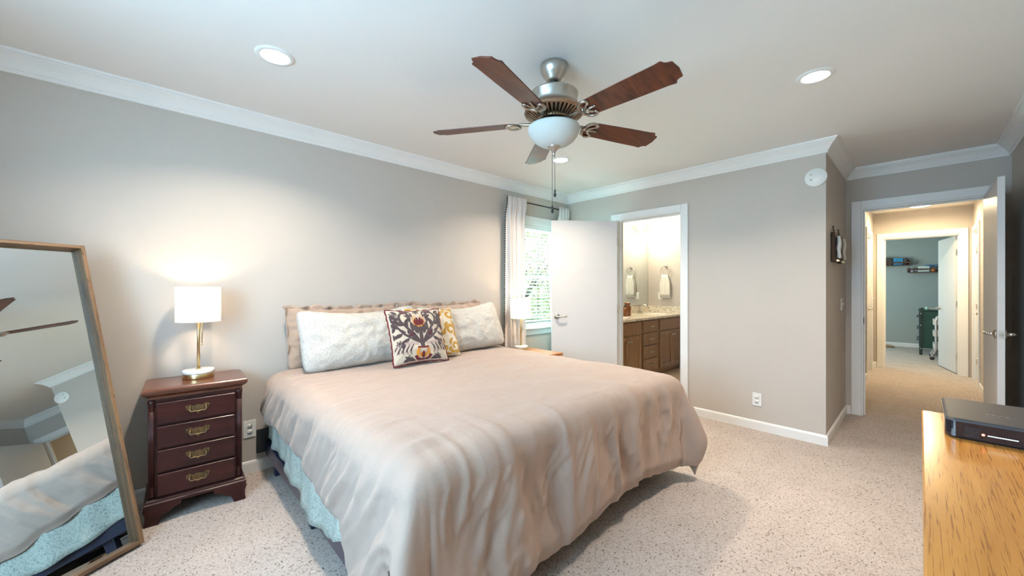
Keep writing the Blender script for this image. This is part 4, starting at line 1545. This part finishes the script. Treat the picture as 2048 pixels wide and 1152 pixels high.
table_lamp((0.222, 2.975, 0.7245), 'lit brass lamp with drum shade on the cherry nightstand')
lp2 = table_lamp((2.862, 2.895, 0.605), 'lit brass lamp with drum shade in front of the white curtain')

# second nightstand, mostly hidden behind the bed
n2 = thing('side_table', 'honey-coloured bedside table on the window side of the bed', 'nightstand', (2.855, 2.755, 0))
MB().bbox(-0.215, 0.215, -0.265, 0.225, 0.575, 0.604, 0.006, 3).build('table_top', M_HONEY, n2)
MB().box(-0.19, 0.19, -0.235, 0.21, 0.10, 0.575).build('carcass', M_HONEY, n2, bev=0.003)
for z0 in (0.36, 0.14):
    dr = MB().bbox(-0.17, 0.17, -0.252, -0.235, z0, z0 + 0.19, 0.004).build('drawer', M_HONEY, n2)
    MB().lathe([(0, 0), (0.008, 0), (0.008, -0.012), (0.015, -0.018), (0.012, -0.026), (0, -0.028)], 16, c=(0, -0.252, z0 + 0.1), axis='Y').build('knob', M_OLDBRASS, dr)
for sx in (-1, 1):
    for y in (-0.21, 0.185):
        MB().box(sx * 0.17 - 0.02, sx * 0.17 + 0.02, y - 0.02, y + 0.02, 0, 0.10).build('leg', M_HONEY, n2, bev=0.003)

# ------------------------------------------------------------------ leaning floor mirror
yaw, tlt = radians(-55.8), radians(15.27)
nv = Vector((cos(yaw) * cos(tlt), sin(yaw) * cos(tlt), sin(tlt)))
ev = Vector((-sin(yaw), cos(yaw), 0))
vv = nv.cross(ev)
mr = thing('floor_mirror', 'tall floor mirror in a weathered oak frame leaning in the corner beside the nightstand', 'mirror', (0, 0, 0))
OFF_F = -2.085       # plane of the frame's front
MW, FW = 0.70, 0.017
e1 = 1.459
v0 = 0.585
v1 = 2.10
fr = Matrix(((ev.x, vv.x, nv.x, 0), (ev.y, vv.y, nv.y, 0), (ev.z, vv.z, nv.z, 0), (0, 0, 0, 1)))
base = ev * (e1 - MW / 2) + nv * OFF_F + vv * v0
low = min((ev * a + nv * b).z for a in (0,) for b in (0,)) + base.z
mr.matrix_world = Matrix.Translation(base) @ fr
# local: x along the width, y up the mirror, z out of the glass (0 is the front of the frame)
hwm, hm = MW / 2, v1 - v0
D = 0.05
MB().box(-hwm, -hwm + FW, 0, hm, -D, 0).build('frame_rail', M_FRAME, mr, bev=0.002)
MB().box(hwm - FW, hwm, 0, hm, -D, 0).build('frame_rail', M_FRAME, mr, bev=0.002)
MB().box(-hwm + FW, hwm - FW, 0, FW, -D, 0).build('frame_rail', M_FRAMEH, mr, bev=0.002)
MB().box(-hwm + FW, hwm - FW, hm - FW, hm, -D, 0).build('frame_rail', M_FRAMEH, mr, bev=0.002)
MB().box(-hwm + FW, hwm - FW, FW, hm - FW, -0.042, -0.036).build('mirror_glass', M_MIRROR, mr)
MB().box(-hwm + 0.01, hwm - 0.01, 0.01, hm - 0.01, -D - 0.006, -D + 0.008).build('back_board', M_BLACK, mr)

# ------------------------------------------------------------------ oak dresser and the black box on it
DZT = 0.80
ds = thing('dresser', 'honey oak dresser along the front wall, top in the corner of the view', 'dresser', (1.30, -0.251, 0))
dl = 0.825
MB().bbox(-dl, dl, -0.245, 0.247, DZT - 0.025, DZT, 0.004, 2).build('dresser_top', M_OAK, ds)
MB().box(-dl + 0.02, dl - 0.02, -0.235, 0.19, 0.06, DZT - 0.025).build('carcass', M_OAK, ds, bev=0.002)
MB().box(-dl + 0.04, dl - 0.04, -0.22, 0.18, 0.0, 0.06).build('plinth', M_OAK, ds)
for cxx in (-0.40, 0.40):
    for k in range(3):
        z0 = 0.09 + k * 0.228
        dr = MB().bbox(cxx - 0.385, cxx + 0.385, 0.19, 0.207, z0, z0 + 0.215, 0.005, 2).build('drawer', M_OAK, ds)
        for s in (-1, 1):
            MB().lathe([(0, 0), (0.008, 0), (0.008, 0.012), (0.015, 0.018), (0.012, 0.026), (0, 0.028)], 16, c=(cxx + s * 0.2, 0.207, z0 + 0.108), axis='Y').build('knob', M_OLDBRASS, dr)

bx = thing('media_box', 'flat black electronic box with red and white lights on the oak dresser', 'electronic box', (1.965, -0.253, DZT))


def rrect(x0, x1, y0, y1, r, n=8):
    pts = []
    for cx, cy, a0 in ((x1 - r, y1 - r, 0), (x0 + r, y1 - r, 90), (x0 + r, y0 + r, 180), (x1 - r, y0 + r, 270)):
        for k in range(n + 1):
            a = radians(a0 + 90 * k / n)
            pts.append((cx + r * cos(a), cy + r * sin(a)))
    return pts


def loft(mb, loops):
    n = len(loops[0])
    vs = [p for l in loops for p in l]
    fs = []
    for k in range(len(loops) - 1):
        for i in range(n):
            j = (i + 1) % n
            fs.append((k * n + i, k * n + j, (k + 1) * n + j, (k + 1) * n + i))
    fs.append(list(range(n))[::-1])
    fs.append([(len(loops) - 1) * n + i for i in range(n)])
    return mb.add(vs, fs)


bx0, bx1, by0_, by1_ = -0.165, 0.165, -0.20, 0.20
lo = []
for z, ins in ((0.0, 0.008), (0.004, 0.006), (0.006, 0.0), (0.052, 0.0)):
    lo.append([(x, y, z) for x, y in rrect(bx0 + ins, bx1 - ins, by0_ + ins, by1_ - ins, 0.022)])
loft(MB(), lo).build('body', M_BLACKP, bx)
lo = []
for z, ins in ((0.052, 0.001), (0.056, 0.0015), (0.060, 0.005), (0.061, 0.009)):
    lo.append([(x, y, z) for x, y in rrect(bx0 + ins, bx1 - ins, by0_ + ins, by1_ - ins, 0.021)])
loft(MB(), lo).build('lid', M_BLACKM, bx)
mb = MB()
for k in range(6):
    mb.box(bx0 - 0.0008, bx0 + 0.001, 0.132, 0.160, 0.013 + k * 0.005, 0.0145 + k * 0.005)
mb.build('vent', M_BLACKM, bx)
MB().lathe([(0, -0.0015), (0.003, -0.0012), (0.0035, 0.0), (0, 0.0)], 12, c=(bx0, 0.124, 0.024), axis='X').build('indicator_light', M_REDLED, bx)['label'] = 'small red indicator light'
MB().bbox(bx0 - 0.0012, bx0 + 0.001, 0.060, 0.116, 0.0225, 0.0248, 0.0008).build('light_bar', M_WHITELED, bx)['label'] = 'thin white light bar'
mb = MB()
for k in range(5):
    y = 0.105 - k * 0.012
    mb.box(-0.05, -0.041, y - 0.0012, y + 0.0012, 0.0606, 0.0618, mx=Matrix.Translation((0, 0, 0)))
    mb.box(-0.05, -0.0478, y - 0.0045, y + 0.0045, 0.0606, 0.0618)
    mb.box(-0.043, -0.041, y - 0.0045, y + 0.0045, 0.0606, 0.0618)
mb.build('emblem', M_NICKEL, bx)['label'] = 'small raised silver emblem'

# ------------------------------------------------------------------ hallway
hl = thing('flush_light', 'lit round flush ceiling light in the hallway', 'ceiling light', (7.70, 0.0, H))
MB().lathe([(0, 0), (0.135, 0), (0.14, -0.004), (0.14, -0.018), (0.132, -0.022)], 40, cap=False).build('trim_ring', M_TRIM, hl)
MB().lathe([(0.131, -0.020), (0.128, -0.040), (0.10, -0.058), (0.06, -0.068), (0, -0.072)], 40, cap=False).build('glass_dome', M_HALLGLASS, hl)
lamp('glow', 'AREA', (0, 0, -0.09), 29, HALLC, parent=hl, shape='DISK', size=0.25)

# ------------------------------------------------------------------ far room
sf = thing('wall_shelf', 'brown wooden wall shelf in the far room, the upper left one', 'shelf', (XF, 0.40, 1.735), 0, 'wooden ledge shelves')


def ledge(root, L):
    MB().box(-0.12, 0, -L / 2, L / 2, 0.0, 0.016).build('shelf_board', M_SHELF, root)
    MB().box(-0.016, 0, -L / 2, L / 2, 0.016, 0.10).build('shelf_back', M_SHELF, root)
    for s in (-1, 1):
        MB().box(-0.12, -0.016, s * L / 2 - 0.008, s * L / 2 + 0.008, 0.016, 0.10).build('shelf_end', M_SHELF, root)
    MB().box(-0.12, -0.108, -L / 2 + 0.008, L / 2 - 0.008, 0.055, 0.085).build('front_rail', M_SHELF, root)


ledge(sf, 0.50)
s2 = thing('wall_shelf', 'brown wooden wall shelf in the far room, the lower right one', 'shelf', (XF, -0.052, 1.580), 0, 'wooden ledge shelves')
ledge(s2, 0.46)


def shelf_item(name, label, cat, y, z, dims, m, tilt=0, shape='box', x=None):
    wy, hz, dx = dims
    x = XF - 0.06 if x is None else x
    mb = MB()
    if shape == 'box':
        mb.bbox(-dx / 2, dx / 2, -wy / 2, wy / 2, 0, hz, 0.004, mx=Matrix.Rotation(radians(tilt), 4, 'X'))
    elif shape == 'ball':
        mb.lathe([(0, 0), (wy * 0.32, hz * 0.06), (wy * 0.48, hz * 0.3), (wy * 0.5, hz * 0.5), (wy * 0.42, hz * 0.78), (wy * 0.2, hz * 0.96), (0, hz)], 16)
    elif shape == 'cone':
        mb.lathe([(0, 0), (wy * 0.5, 0.001), (wy * 0.42, hz * 0.3), (wy * 0.15, hz * 0.85), (0, hz)], 16)
    elif shape == 'roll':
        mb.lathe([(0, -wy / 2), (hz * 0.42, -wy / 2), (hz / 2, -wy / 2 + 0.008), (hz / 2, wy / 2 - 0.008), (hz * 0.42, wy / 2), (0, wy / 2)], 16, c=(0, 0, hz / 2), axis='Y')
    o = mb.build(name, m)
    o.location = (x, y, z)
    tag(o, label, cat)
    return o


cm = lambda n, c, r=0.6: mat(n, c, r)
Z1, Z2 = 1.735 + 0.0165, 1.580 + 0.0165
M_BRN = cm('dark_brown_cloth', (0.06, 0.045, 0.04))
shelf_item('storage_basket', 'dark brown woven basket on the upper far-room shelf', 'basket', 0.50, Z1, (0.17, 0.165, 0.08), cm('woven_brown', (0.085, 0.06, 0.05), 0.9))
shelf_item('picture_book', 'bright blue picture book on the upper far-room shelf', 'book', 0.325, Z1, (0.155, 0.15, 0.03), mat('blue_cover', (0.05, 0.30, 0.56), 0.4, var=0.6, vscale=22))
shelf_item('soft_toy', 'dark soft toy with white patches at the end of the upper shelf', 'toy', 0.205, Z1, (0.085, 0.155, 0.08), mat('toy_fur', (0.10, 0.08, 0.09), 0.9, var=1.0, vscale=14), shape='ball')
shelf_item('toy_cone', 'small pale cone toy at the left end of the lower shelf', 'toy', 0.115, Z2, (0.085, 0.10, 0.08), cm('pale_lilac', (0.62, 0.62, 0.70)), shape='cone')
shelf_item('grey_bowl', 'small grey bowl-shaped toy beside the cone on the lower shelf', 'toy', 0.045, Z2, (0.07, 0.07, 0.07), cm('grey_felt', (0.28, 0.29, 0.30)), shape='ball')
shelf_item('white_book', 'wide white book facing out on the lower shelf', 'book', -0.055, Z2, (0.165, 0.115, 0.03), cm('white_cover', (0.72, 0.78, 0.72)), x=XF - 0.085)
shelf_item('picture_book', 'blue-green book leaning behind the orange toy on the lower shelf', 'book', -0.155, Z2, (0.17, 0.145, 0.02), mat('blue_multi_cover', (0.12, 0.30, 0.50), 0.4, var=0.7, vscale=12), x=XF - 0.035)
shelf_item('orange_toy', 'round orange toy on the right end of the lower shelf', 'toy', -0.19, Z2, (0.075, 0.085, 0.07), cm('orange', (0.75, 0.22, 0.04)), shape='ball', x=XF - 0.085)

# green changing chest seen from its end
gc = thing('green_chest', 'dark green chest of drawers seen from its end in the far room', 'chest of drawers', (11.05, -0.24, 0))
L, Wd, Hh = 0.45, 0.25, 0.83
for sx in (-1, 1):
    for sy in (-1, 1):
        MB().box(sx * L - (0.0 if sx > 0 else 0) - 0.022, sx * L + 0.022, sy * (Wd - 0.022) - 0.022, sy * (Wd - 0.022) + 0.022, 0, Hh).build('leg', M_GREEND, gc, bev=0.003)
mb = MB()
mb.box(-L - 0.005, L + 0.005, -Wd + 0.04, Wd - 0.04, 0.13, Hh - 0.002)
mb.build('carcass', M_GREEN, gc, bev=0.002)
MB().bbox(-L - 0.03, L + 0.03, -Wd - 0.01, Wd + 0.01, Hh, Hh + 0.02, 0.004).build('chest_top', M_GREEN, gc)
mb = MB()
mb.box(-L - 0.012, -L - 0.004, -Wd + 0.044, Wd - 0.044, Hh - 0.10, Hh - 0.01)
mb.box(-L - 0.012, -L - 0.004, -Wd + 0.044, Wd - 0.044, 0.13, 0.19)
mb.build('end_rails', M_GREEN, gc)
for k in range(3):
    z0 = 0.16 + k * 0.22
    dr = MB().bbox(-L + 0.03, L - 0.03, Wd - 0.045, Wd + 0.004, z0, z0 + 0.205, 0.004).build('drawer', M_GREEND, gc)
    for x in (-0.25, 0.25):
        MB().tube([(x - 0.05, Wd + 0.004, z0 + 0.12), (x - 0.045, Wd + 0.030, z0 + 0.10), (x + 0.045, Wd + 0.030, z0 + 0.10), (x + 0.05, Wd + 0.004, z0 + 0.12)], 0.006, 8).build('pull', M_BLACK, dr)
for z in (0.78, 0.56, 0.12):
    MB().lathe([(0, -0.003), (0.008, -0.002), (0.008, 0), (0, 0)], 12, c=(-L - 0.022, Wd - 0.022, z), axis='X').build('bolt_cap', M_PLASTIC, gc)

def at_chest(name, label, cat, x, y, mb, m):
    o = mb.build(name, m)
    o.location = (x, y, Hh + 0.02)
    return tag(o, label, cat)


at_chest('green_cup', 'small mint cup on the green chest', 'cup', 10.66, -0.09, MB().lathe([(0, 0), (0.02, 0), (0.024, 0.05), (0.022, 0.05), (0.018, 0.004), (0, 0.004)], 16), cm('mint', (0.45, 0.75, 0.62)))
at_chest('changing_pad', 'thin pale folded cloth lying on the green chest', 'cloth', 10.95, -0.24, MB().bbox(-0.28, 0.28, -0.13, 0.13, 0, 0.022, 0.01, 3), cm('pale_cloth', (0.55, 0.52, 0.50), 0.9))
at_chest('dark_jar', 'tiny dark jar at the front corner of the green chest', 'jar', 10.66, -0.02, MB().lathe([(0, 0), (0.014, 0), (0.015, 0.03), (0.010, 0.038), (0, 0.04)], 14), M_BLACKM)

# rolling cart, half behind the far door
ct = thing('rolling_cart', 'light grey three-tier rolling cart beside the open far-room door', 'cart', (9.98, -0.30, 0))
for x in (-0.0, 0.40):
    mb = MB()
    pts = [(x, 0.155, 0.085), (x, 0.12, 0.14), (x, 0.105, 0.20), (x, 0.105, 0.68), (x, 0.09, 0.735), (x, 0.05, 0.76), (x, -0.05, 0.76), (x, -0.09, 0.735), (x, -0.105, 0.68), (x, -0.105, 0.20), (x, -0.12, 0.14), (x, -0.155, 0.085)]
    mb.tube(pts, 0.013, 10)
    mb.build('tube_frame', M_GREYMET, ct)
    for s in (-1, 1):
        cst = MB()
        cst.bbox(x - 0.010, x + 0.010, s * 0.155 - 0.018, s * 0.155 + 0.018, 0.035, 0.095, 0.004)
        co_ = cst.build('caster', M_GREYMET, ct)
        MB().lathe([(0, -0.017), (0.028, -0.017), (0.031, -0.012), (0.031, 0.012), (0.028, 0.017), (0, 0.017)], 20, c=(x, s * 0.155, 0.031), axis='X').build('wheel', M_BLACKM, co_)
for z in (0.20, 0.42, 0.62):
    mb = MB()
    for y0, y1 in ((-0.14, -0.134), (0.134, 0.14)):
        mb.box(0.02, 0.38, y0, y1, z, z + 0.085)
    for x0, x1 in ((0.014, 0.02), (0.38, 0.386)):
        mb.box(x0, x1, -0.14, 0.14, z, z + 0.085)
    mb.box(0.014, 0.386, -0.14, 0.14, z - 0.006, z)
    mb.build('tray', M_PLASTIC, ct, bev=0.001)

# cardboard slipper on the far floor
sl = MB()
vs, fs = [], []
secs = [(-0.15, 0.030, 0.02), (-0.13, 0.046, 0.045), (-0.06, 0.052, 0.065), (0.02, 0.050, 0.058), (0.09, 0.046, 0.04), (0.14, 0.030, 0.025)]
n = 12
for x, w, h in secs:
    for k in range(n):
        a = 2 * pi * k / n
        vs.append((w * cos(a), x, h * 0.5 + h * 0.5 * sin(a)))
for i in range(len(secs) - 1):
    for k in range(n):
        l = (k + 1) % n
        fs.append((i * n + k, i * n + l, (i + 1) * n + l, (i + 1) * n + k))
fs += [list(range(n))[::-1], [(len(secs) - 1) * n + k for k in range(n)]]
o = sl.add(vs, fs, True).build('slipper', cm('tan_suede', (0.45, 0.31, 0.19), 0.9))
o.location = (11.45, 0.52, 0.0)
tag(o, 'tan slipper on the far-room carpet near the baseboard', 'slipper')

# ------------------------------------------------------------------ bathroom
VF, VZ = 2.54, 0.83
VX0, VX1 = 4.085, XBATH
va = thing('vanity_cabinet', 'brown wooden vanity cabinet with doors and drawers in the bathroom', 'vanity', ((VX0 + VX1) / 2, VF, 0))
cxv = (VX0 + VX1) / 2
MB().box(VX0 - cxv, VX1 - cxv - 0.002, 0.018, YB - VF - 0.002, 0.09, VZ).build('carcass', M_VANITY, va)
MB().box(VX0 - cxv, VX1 - cxv - 0.002, 0.075, YB - VF - 0.002, 0.0, 0.09).build('toe_kick', M_VANITY, va)


def panel_front(x0, x1, z0, z1, name, shaker=True):
    mb = MB()
    if shaker:
        f = 0.055
        mb.bbox(x0, x0 + f, 0.0, 0.018, z0, z1, 0.003)
        mb.bbox(x1 - f, x1, 0.0, 0.018, z0, z1, 0.003)
        mb.bbox(x0 + f, x1 - f, 0.0, 0.018, z0, z0 + f, 0.003)
        mb.bbox(x0 + f, x1 - f, 0.0, 0.018, z1 - f, z1, 0.003)
        mb.box(x0 + f, x1 - f, 0.010, 0.018, z0 + f, z1 - f)
    else:
        mb.bbox(x0, x1, 0.0, 0.018, z0, z1, 0.005)
    return mb.build(name, M_VANITY, va)


def vk(x, z, parent):
    MB().lathe([(0, 0), (0.005, 0), (0.005, -0.012), (0.012, -0.016), (0.014, -0.022), (0.009, -0.029), (0, -0.03)], 16, c=(x, 0.0, z), axis='Y').build('knob', M_NICKEL, parent)


for a, b in ((4.10, 4.765), (5.315, 6.085)):
    a -= cxv
    b -= cxv
    panel_front(a, b, 0.655, 0.81, 'false_drawer_front', False)
    mid = (a + b) / 2
    d1 = panel_front(a, mid - 0.002, 0.125, 0.635, 'cabinet_door')
    vk(mid - 0.035, 0.575, d1)
    d2 = panel_front(mid + 0.002, b, 0.125, 0.635, 'cabinet_door')
    vk(mid + 0.035, 0.575, d2)
for z0, z1 in ((0.66, 0.81), (0.485, 0.645), (0.305, 0.470), (0.125, 0.290)):
    d_ = panel_front(4.83 - cxv, 5.255 - cxv, z0, z1, 'drawer', False)
    zc = (z0 + z1) / 2
    x_ = 5.043 - cxv
    MB().tube([(x_ - 0.055, -0.001, zc), (x_ - 0.05, -0.018, zc), (x_, -0.026, zc), (x_ + 0.05, -0.018, zc), (x_ + 0.055, -0.001, zc)], 0.0055, 8).build('bar_handle', M_NICKEL, d_)

cn = thing('countertop', 'beige speckled granite countertop with backsplash on the vanity', 'countertop', (cxv, 2.82, VZ))
MB().bbox(VX0 - cxv - 0.01, VX1 - cxv - 0.002, VF - 0.025 - 2.82, YB - 2.82 - 0.002, 0.001, 0.032, 0.004).build('slab', M_GRANITE, cn)
MB().bbox(VX0 - cxv - 0.01, VX1 - cxv - 0.024, YB - 2.82 - 0.022, YB - 2.82 - 0.002, 0.032, 0.135, 0.003).build('backsplash', M_GRANITE, cn)
MB().bbox(VX1 - cxv - 0.024, VX1 - cxv - 0.002, VF - 2.82, YB - 2.82 - 0.002, 0.032, 0.135, 0.003).build('backsplash', M_GRANITE, cn)
for x in (4.55, 5.66):
    MB().lathe([(0.21, 0.0325), (0.20, 0.0335), (0.185, 0.0328), (0.17, 0.0323), (0.0, 0.0322)], 40, c=(x - cxv, -0.03, 0), cap=False, sy=0.75).build('sink_basin', M_PLASTIC, cn)

ZC = VZ + 0.0325
for x, lb in ((5.66, 'brushed nickel arched faucet on the bathroom counter, near the end wall'),):
    fc = thing('faucet', lb, 'faucet', (x, 3.04, ZC))
    MB().lathe([(0, 0), (0.075, 0), (0.078, 0.003), (0.074, 0.009), (0, 0.010)], 28, sy=0.36).build('base_plate', M_NICKEL, fc)
    MB().tube([(0, 0, 0.008), (0, 0, 0.07), (0, -0.02, 0.115), (0, -0.06, 0.135), (0, -0.10, 0.125), (0, -0.125, 0.10)], [0.017, 0.014, 0.013, 0.0125, 0.012, 0.011], 12).build('spout', M_NICKEL, fc)
    for s in (-1, 1):
        mb = MB().lathe([(0, 0.008), (0.016, 0.008), (0.014, 0.03), (0.010, 0.045), (0, 0.048)], 16, c=(s * 0.052, 0, 0))
        mb.tube([(s * 0.052, 0, 0.042), (s * 0.085, -0.005, 0.052), (s * 0.11, -0.008, 0.058)], [0.007, 0.006, 0.005], 8)
        mb.build('lever', M_NICKEL, fc)

jr = thing('amber_jar', 'amber brown glass jar with lid on the bathroom counter', 'jar', (5.03, 2.90, ZC))
MB().lathe([(0, 0), (0.050, 0), (0.054, 0.006), (0.054, 0.120), (0.046, 0.145), (0.036, 0.152), (0.036, 0.158), (0, 0.158)], 28).build('jar_body', M_AMBER, jr)
MB().lathe([(0, 0.158), (0.042, 0.158), (0.043, 0.162), (0.043, 0.180), (0.030, 0.190), (0, 0.192)], 28).build('lid', M_AMBER, jr)
j2 = thing('amber_bottle', 'small dark amber bottle beside the jar on the bathroom counter', 'bottle', (4.93, 2.87, ZC))
MB().lathe([(0, 0), (0.032, 0), (0.034, 0.005), (0.034, 0.09), (0.028, 0.11), (0.014, 0.12), (0.014, 0.135), (0, 0.135)], 20).build('bottle_body', M_AMBER, j2)
MB().lathe([(0, 0.133), (0.018, 0.133), (0.018, 0.155), (0, 0.157)], 18).build('cap', M_BLACK, j2)

bmr = MB().box(4.12, XBATH - 0.03, YB - 0.006, YB - 0.0005, 0.985, 1.90).build('vanity_mirror', M_MIRROR)
tag(bmr, 'large frameless mirror over the bathroom vanity', 'mirror')

for cx_, lb in ((5.68, 'nickel three-light vanity fixture with frosted shades near the bathroom end wall'), (4.55, 'nickel three-light vanity fixture over the jar end of the bathroom counter')):
    vl = thing('vanity_light', lb, 'wall light', (cx_, YB, 2.185), 0, 'bathroom vanity lights')
    MB().bbox(-0.06, 0.06, -0.022, 0, -0.05, 0.05, 0.008, 3).build('wall_plate', M_NICKEL, vl)
    mb = MB().cyl((-0.235, -0.075, 0.0), (0.235, -0.075, 0.0), 0.008, 12)
    mb.cyl((0, -0.02, 0), (0, -0.075, 0), 0.009, 12)
    mb.build('arm', M_NICKEL, vl)
    for x in (-0.20, 0.0, 0.20):
        mb = MB().lathe([(0, 0.045), (0.008, 0.043), (0.006, 0.02), (0.013, 0.0), (0.022, -0.03), (0.030, -0.045), (0, -0.046)], 18, c=(x, -0.075, 0))
        mb.build('lamp_holder', M_NICKEL, vl)
        MB().lathe([(0.026, -0.045), (0.042, -0.065), (0.055, -0.105), (0.060, -0.15), (0.0, -0.152)], 24, c=(x, -0.075, 0), cap=False).build('glass_shade', M_BATHGLASS, vl)
        lamp('glow', 'POINT', (x, -0.16, -0.10), 8, (1.0, 0.91, 0.68), parent=vl, shadow_soft_size=0.06)

tr = thing('towel_ring', 'nickel towel ring on the bathroom end wall', 'towel ring', (XBATH, 2.825, 1.615))
MB().lathe([(0, 0), (0.026, 0), (0.027, -0.004), (0.018, -0.010), (0.010, -0.016), (0.010, -0.045), (0.014, -0.052), (0, -0.055)], 20, axis='X').build('post', M_NICKEL, tr)
MB().tube([(-0.045, 0.078 * sin(a), -0.075 - 0.078 * -cos(a) * 1.0) for a in [2 * pi * i / 40 for i in range(40)]], 0.005, 8, closed=True).build('ring', M_NICKEL, tr)
mb = MB()
vs, fs = [], []
NU, NV = 18, 24
prof = [(-0.062, 1.11 - 0.10)]
for j in range(NV + 1):
    t = j / NV
    # up the front, over the ring, down the back
    if t < 0.5:
        z = 1.135 + (1.462 - 1.135) * (t / 0.46) if t < 0.46 else 1.468
        x = -0.062
    else:
        z = 1.468 - (1.468 - 1.10) * ((t - 0.54) / 0.46) if t > 0.54 else 1.468
        x = -0.030
    if 0.46 <= t <= 0.54:
        x = -0.062 + 0.032 * (t - 0.46) / 0.08
    pin = 0.62 + 0.38 * smooth01((1.47 - z) / 0.16)
    for i in range(NU + 1):
        u = i / NU * 2 - 1
        vs.append((x - 0.007 * sin(u * 7 + 4 * t) * (0.3 + 0.7 * smooth01((1.47 - z) / 0.2)), u * 0.083 * pin + (0.006 if x > -0.05 else 0), z))
for j in range(NV):
    for i in range(NU):
        a = j * (NU + 1) + i
        fs.append((a, a + 1, a + NU + 2, a + NU + 1))
o = MB().add(vs, fs, True).build('hand_towel', M_TOWEL, solid=0.010)
o.location = (XBATH, 2.825, 0)
tag(o, 'white hand towel hanging from the ring on the bathroom end wall', 'towel')

# ------------------------------------------------------------------ outside the window
struct('ground', MB().box(-40, 40, -40, 40, -0.35, -0.15), M_LAWN)


def tree(name, label, loc, trunk_h, crown, nleaf, seed, cat='tree', group='trees outside the window'):
    r = thing(name, label, cat, loc, 0, group)
    rnd = random.Random(seed)
    mb = MB()
    mb.tube([(0, 0, 0), (0.03, 0.02, trunk_h * 0.5), (0, 0.03, trunk_h)], [0.09, 0.075, 0.05], 10)
    for k in range(5):
        a = k * 1.3
        mb.tube([(0, 0.02, trunk_h * 0.8), (cos(a) * crown * 0.3, sin(a) * crown * 0.3, trunk_h + crown * 0.3), (cos(a) * crown * 0.55, sin(a) * crown * 0.55, trunk_h + crown * 0.6)], [0.035, 0.022, 0.008], 7)
    mb.build('trunk', M_BARK, r)
    lf = MB()
    for i in range(nleaf):
        a = rnd.uniform(0, 2 * pi)
        c = rnd.uniform(-1, 1)
        rr = crown * rnd.uniform(0.35, 1.0) ** 0.5
        s = math.sqrt(1 - c * c)
        p = Vector((rr * s * cos(a), rr * s * sin(a), trunk_h + crown * 0.35 + rr * c * 0.95))
        q = Matrix.Translation(p) @ Matrix.Rotation(rnd.uniform(0, 6.3), 4, 'Z') @ Matrix.Rotation(rnd.uniform(-1.2, 1.2), 4, 'X')
        L = rnd.uniform(0.07, 0.13)
        lf.add([(0, 0, 0), (0.3 * L, 0.35 * L, 0.03 * L), (0, L, -0.12 * L), (-0.3 * L, 0.35 * L, 0.03 * L)], [(0, 1, 2, 3)], False, q)
    lf.build('foliage', M_LEAF, r, recalc=False)
    return r


tree('tree', 'leafy green tree close outside the bedroom window', (6.6, 6.6, -0.15), 1.3, 1.5, 5200, 3)
tree('tree', 'leafy green tree further back outside the bedroom window', (10.6, 9.8, -0.15), 1.7, 2.1, 4600, 5)
tree('bush', 'low green bush below the bedroom window outside', (4.75, 4.7, -0.15), 0.25, 0.6, 2600, 8, 'bush', 'bushes outside the window')
